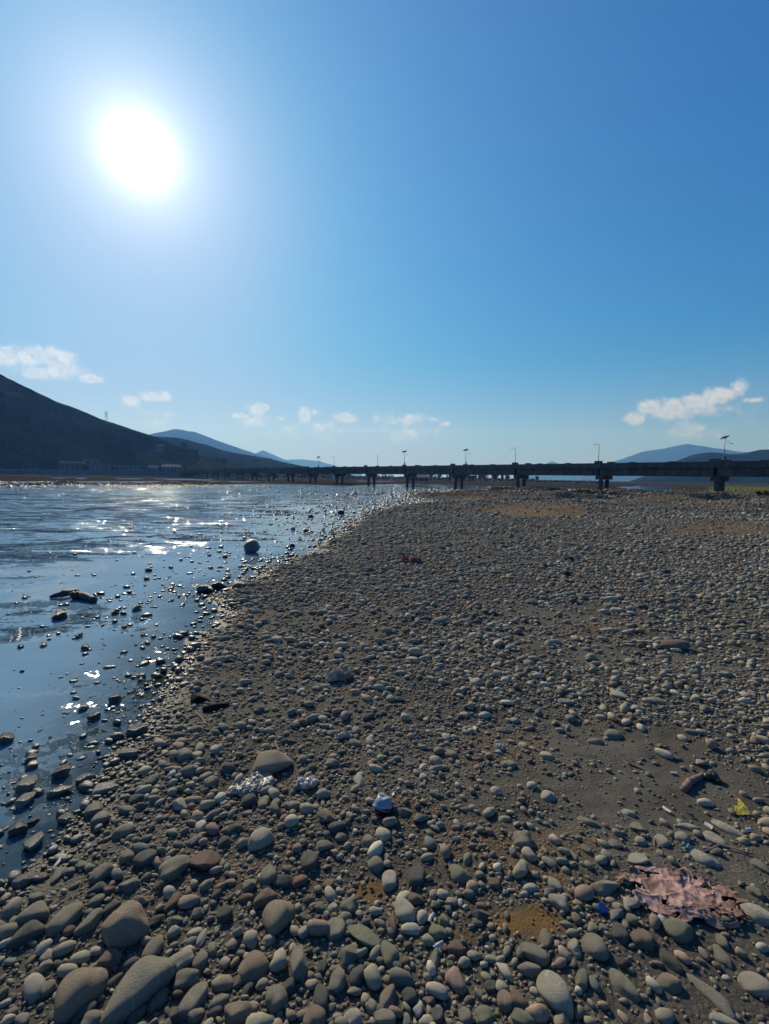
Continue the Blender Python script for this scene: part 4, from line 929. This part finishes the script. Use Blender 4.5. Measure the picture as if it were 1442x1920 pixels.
# blue bottle cap
m_blue, t, b = new_mat('blue plastic'); b.inputs['Base Color'].default_value = (.02, .055, .22, 1); b.inputs['Roughness'].default_value = .35
p = hit(1128, 1705, .006); bm = bmesh.new(); n = 36; rr = .0165
prof = [(0, .012), (.75, .012), (.93, .0115), (1.0, .009), (1.0, 0.0), (.92, 0.0), (.92, .009), (0, .0095)]
rings = []
for (q, z) in prof[1:-1]: rings.append([bm.verts.new((math.cos(k*2*math.pi/n)*rr*q*(1+.03*(k % 2)*(q > .9)), math.sin(k*2*math.pi/n)*rr*q*(1+.03*(k % 2)*(q > .9)), z)) for k in range(n)])
for a, b_ in zip(rings[:-1], rings[1:]):
    for k in range(n): bm.faces.new((a[k], a[(k+1) % n], b_[(k+1) % n], b_[k]))
bm.faces.new(rings[0]); bm.faces.new(rings[-1])
o = bm_obj('bottle_cap', bm, m_blue); o.location = (p[0], p[1], p[2]+.006); o.rotation_euler = (.35, .2, 0); o.scale = (1.1, 1.1, 1.1)
tag(o, 'small blue plastic bottle cap lying on silt left of the pink cloth', 'bottle cap')
# crushed clear plastic cup
m_cup, t, b = new_mat('clear bluish plastic'); b.inputs['Base Color'].default_value = (.55, .68, .80, 1); b.inputs['Roughness'].default_value = .15; b.inputs['Transmission Weight'].default_value = .6; b.inputs['IOR'].default_value = 1.4
g = t.node('ShaderNodeTexCoord'); t.put(b, 'Normal', t.bump(t.noise(g.outputs['Object'], 60, 3), .003, 1.0))
p = hit(718, 1510, .03); root = empty('plastic_cup', (p[0], p[1], p[2]+.035)); root.rotation_euler = (-.25, .15, 0)
tag(root, 'crushed bluish clear plastic cup propped upside down over a dark hollow', 'plastic cup')
bm = bmesh.new(); n = 40
prof = [(.0, .030), (.018, .030), (.024, .036), (.030, .036), (.036, .026), (.042, .016), (.041, .010), (.047, .004), (.049, -.006), (.046, -.010)]
rings = []
for (q, z) in prof[1:]:
    rings.append([bm.verts.new((math.cos(a_)*q*(1+.06*math.sin(3*a_+q*60)), math.sin(a_)*q*(1+.08*math.sin(2*a_+1)), z + .004*math.sin(2*a_+q*90))) for a_ in [k*2*math.pi/n for k in range(n)]])
for a, b_ in zip(rings[:-1], rings[1:]):
    for k in range(n): bm.faces.new((a[k], a[(k+1) % n], b_[(k+1) % n], b_[k]))
bm.faces.new(rings[0])
o = bm_obj('cup_body', bm, m_cup, root, True); md = o.modifiers.new('t', 'SOLIDIFY'); md.thickness = .0012
bm = bmesh.new(); add_tube(bm, [(.049*math.cos(a_), .049*math.sin(a_)*1.02, -.010 + .003*math.sin(2*a_)) for a_ in [k*2*math.pi/40 for k in range(41)]], .0022, 6, False); bm_obj('cup_rim', bm, m_cup, root, True)
# dark form added under the cup to stand in for the shadow there
m_shade_char, t, b = new_mat('shade and char black'); b.inputs['Base Color'].default_value = (.012, .012, .015, 1); b.inputs['Roughness'].default_value = .5
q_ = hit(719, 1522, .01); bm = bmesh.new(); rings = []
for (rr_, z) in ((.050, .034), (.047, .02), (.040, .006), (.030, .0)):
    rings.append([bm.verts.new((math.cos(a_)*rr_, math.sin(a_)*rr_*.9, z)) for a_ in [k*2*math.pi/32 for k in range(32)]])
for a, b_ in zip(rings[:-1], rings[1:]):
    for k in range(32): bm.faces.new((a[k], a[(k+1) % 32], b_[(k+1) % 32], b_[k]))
bm.faces.new(rings[-1]); o = bm_obj('cup_shadow', bm, m_shade_char, None, True); o.location = (q_[0], q_[1]+.012, q_[2]); tag(o, 'small dark form standing in for the shadow under the bluish clear cup', 'shadow')
# wood
m_wood, t, b = new_mat('weathered wood'); g = t.node('ShaderNodeTexCoord'); n = t.noise(t.vm('MULTIPLY', g.outputs['Object'], (8, 60, 60)), 1.0, 5, .6)
t.put(b, 'Base Color', t.mix(n, (.11, .07, .055, 1), (.24, .165, .135, 1))); b.inputs['Roughness'].default_value = .9; t.put(b, 'Normal', t.bump(n, .004, .8))
m_wetwood, t, b = new_mat('wet black wood'); g = t.node('ShaderNodeTexCoord'); n = t.noise(g.outputs['Object'], 12, 5, .6)
t.put(b, 'Base Color', t.mix(n, (.018, .016, .015, 1), (.06, .048, .042, 1))); b.inputs['Roughness'].default_value = .7
def log(name, pts_px, radii, mat, label, cat, lift=.4):
    P_ = [hit(a, b_, 0) for a, b_ in pts_px]
    if float(land_sd(np.array([P_[0][0]]), np.array([P_[0][1]]))[0]) < 0:
        P_ = [np.array([*on_plane(a, b_, WL), 0]) for a, b_ in pts_px]
        P_ = [np.array([q[0], q[1], float(base_z(np.array([q[1]]))[0]) + WL - .01]) for q in P_]
    o0 = P_[0]
    pts = []; rs = []
    for i in range(len(P_)-1):
        for k in range(5):
            f = k/5; pts.append(P_[i]*(1-f)+P_[i+1]*f + rng.normal(size=3)*.0025); rs.append(radii[i]*(1-f)+radii[i+1]*f)
    pts.append(P_[-1]); rs.append(radii[-1])
    rs = [q*(1+random.uniform(-.09, .09)) for q in rs]
    pts = [Vector(q - o0) + Vector((0, 0, r_*lift*2)) for q, r_ in zip(pts, rs)]
    bm = bmesh.new(); add_tube(bm, pts, rs, 12); o = bm_obj(name, bm, mat, None, True); o.location = o0; tag(o, label, cat); return o
log('stick', [(1281, 1485), (1298, 1467), (1318, 1457)], [.019, .018, .015], m_wood, 'short curved brown stick lying on bare silt near the yellow wrapper', 'stick')
log('charred_wood', [(1322, 1461), (1338, 1462), (1352, 1472)], [.018, .026, .012], m_shade_char, 'black charred lump at the upper end of the curved brown stick', 'charred wood')
log('driftwood', [(94, 1122), (118, 1121), (146, 1114)], [.02, .05, .035], m_wetwood, 'dark driftwood branch floating in the shallows above the round black stone', 'driftwood', .7)
log('driftwood', [(134, 1124), (152, 1123), (178, 1130)], [.055, .055, .045], m_wetwood, 'thick pale topped driftwood piece behind the pointed driftwood branch', 'driftwood', .55)
log('twig', [(896, 1452), (903, 1440), (909, 1429)], [.005, .0045, .003], m_wood, 'thin straight twig on silt below the pale paper scrap', 'twig')
log('twig', [(1176, 1432), (1192, 1438), (1206, 1444)], [.006, .005, .003], m_wood, 'thin pale twig near the middle of the bare silt patch', 'twig')
log('twig', [(1063, 1378), (1072, 1383), (1084, 1380)], [.006, .005, .003], m_wetwood, 'short dark forked twig left of the two dark shadowed stones', 'twig')

# ------------------------------------------------------------------ labels for the stones: each told apart by look and by what it lies nearest
LAND.update({'the pink cloth': (1283, 1680), 'the blue bottle cap': (1128, 1705), 'the clear plastic cup': (718, 1505), 'the clear plastic bag': (474, 1466),
             'the yellow wrapper': (1391, 1515), 'the curved brown stick': (1300, 1468), 'the beige sack': (636, 1266), 'the driftwood': (135, 1122), 'the pale paper scrap': (937, 1400)})
buckets = {}
for (o, px, py, tone, asp, inw, big) in KEYST:
    nm = min(LAND, key=lambda q: math.hypot((LAND[q][0]-px), (LAND[q][1]-py)*1.2)); dx, dy = px-LAND[nm][0], py-LAND[nm][1]
    dr = ('right of' if dx > 0 else 'left of') if abs(dx) > abs(dy) else ('below' if dy > 0 else 'above')
    shp = 'long' if asp > 1.75 else ('round' if asp < 1.28 else 'oval')
    buckets.setdefault((nm, dr, tone, shp, inw), []).append((math.hypot(dx, dy), o))
ORD = ['closest', 'second closest', 'third closest', 'fourth closest', 'fifth closest', 'sixth closest', 'seventh closest', 'eighth closest', 'ninth closest', 'tenth closest', 'eleventh closest', 'twelfth closest']
for (nm, dr, tone, shp, inw), L in buckets.items():
    L.sort(key=lambda q: q[0])
    for i, (_, o) in enumerate(L):
        o['label'] = '%s %s %s stone %s%s %s' % (ORD[min(i, 11)], shp, WORD[tone], 'in the water ' if inw else '', dr, nm)
        o['group'] = 'stones standing in the river' if inw else 'large stones on the river bank'
print('individual stones', len(KEYST))

# ------------------------------------------------------------------ haze: one closed box of even air round everything
bm = bmesh.new(); add_box(bm, (0, 5000, 520), (18400, 11600, 1060))
m_haze = bpy.data.materials.new('haze'); m_haze.use_nodes = True; t = NT(m_haze.node_tree); t.n.clear()
out = t.node('ShaderNodeOutputMaterial'); pvn = t.node('ShaderNodeVolumePrincipled')
pvn.inputs['Color'].default_value = (.15, .40, 1.0, 1); pvn.inputs['Absorption Color'].default_value = (1, 1, 1, 1); pvn.inputs['Density'].default_value = .00016; pvn.inputs['Anisotropy'].default_value = .3
t.l.new(pvn.outputs[0], out.inputs['Volume'])
tag(bm_obj('haze', bm, m_haze), 'thin blue haze in the air over the valley', 'haze', kind='stuff')
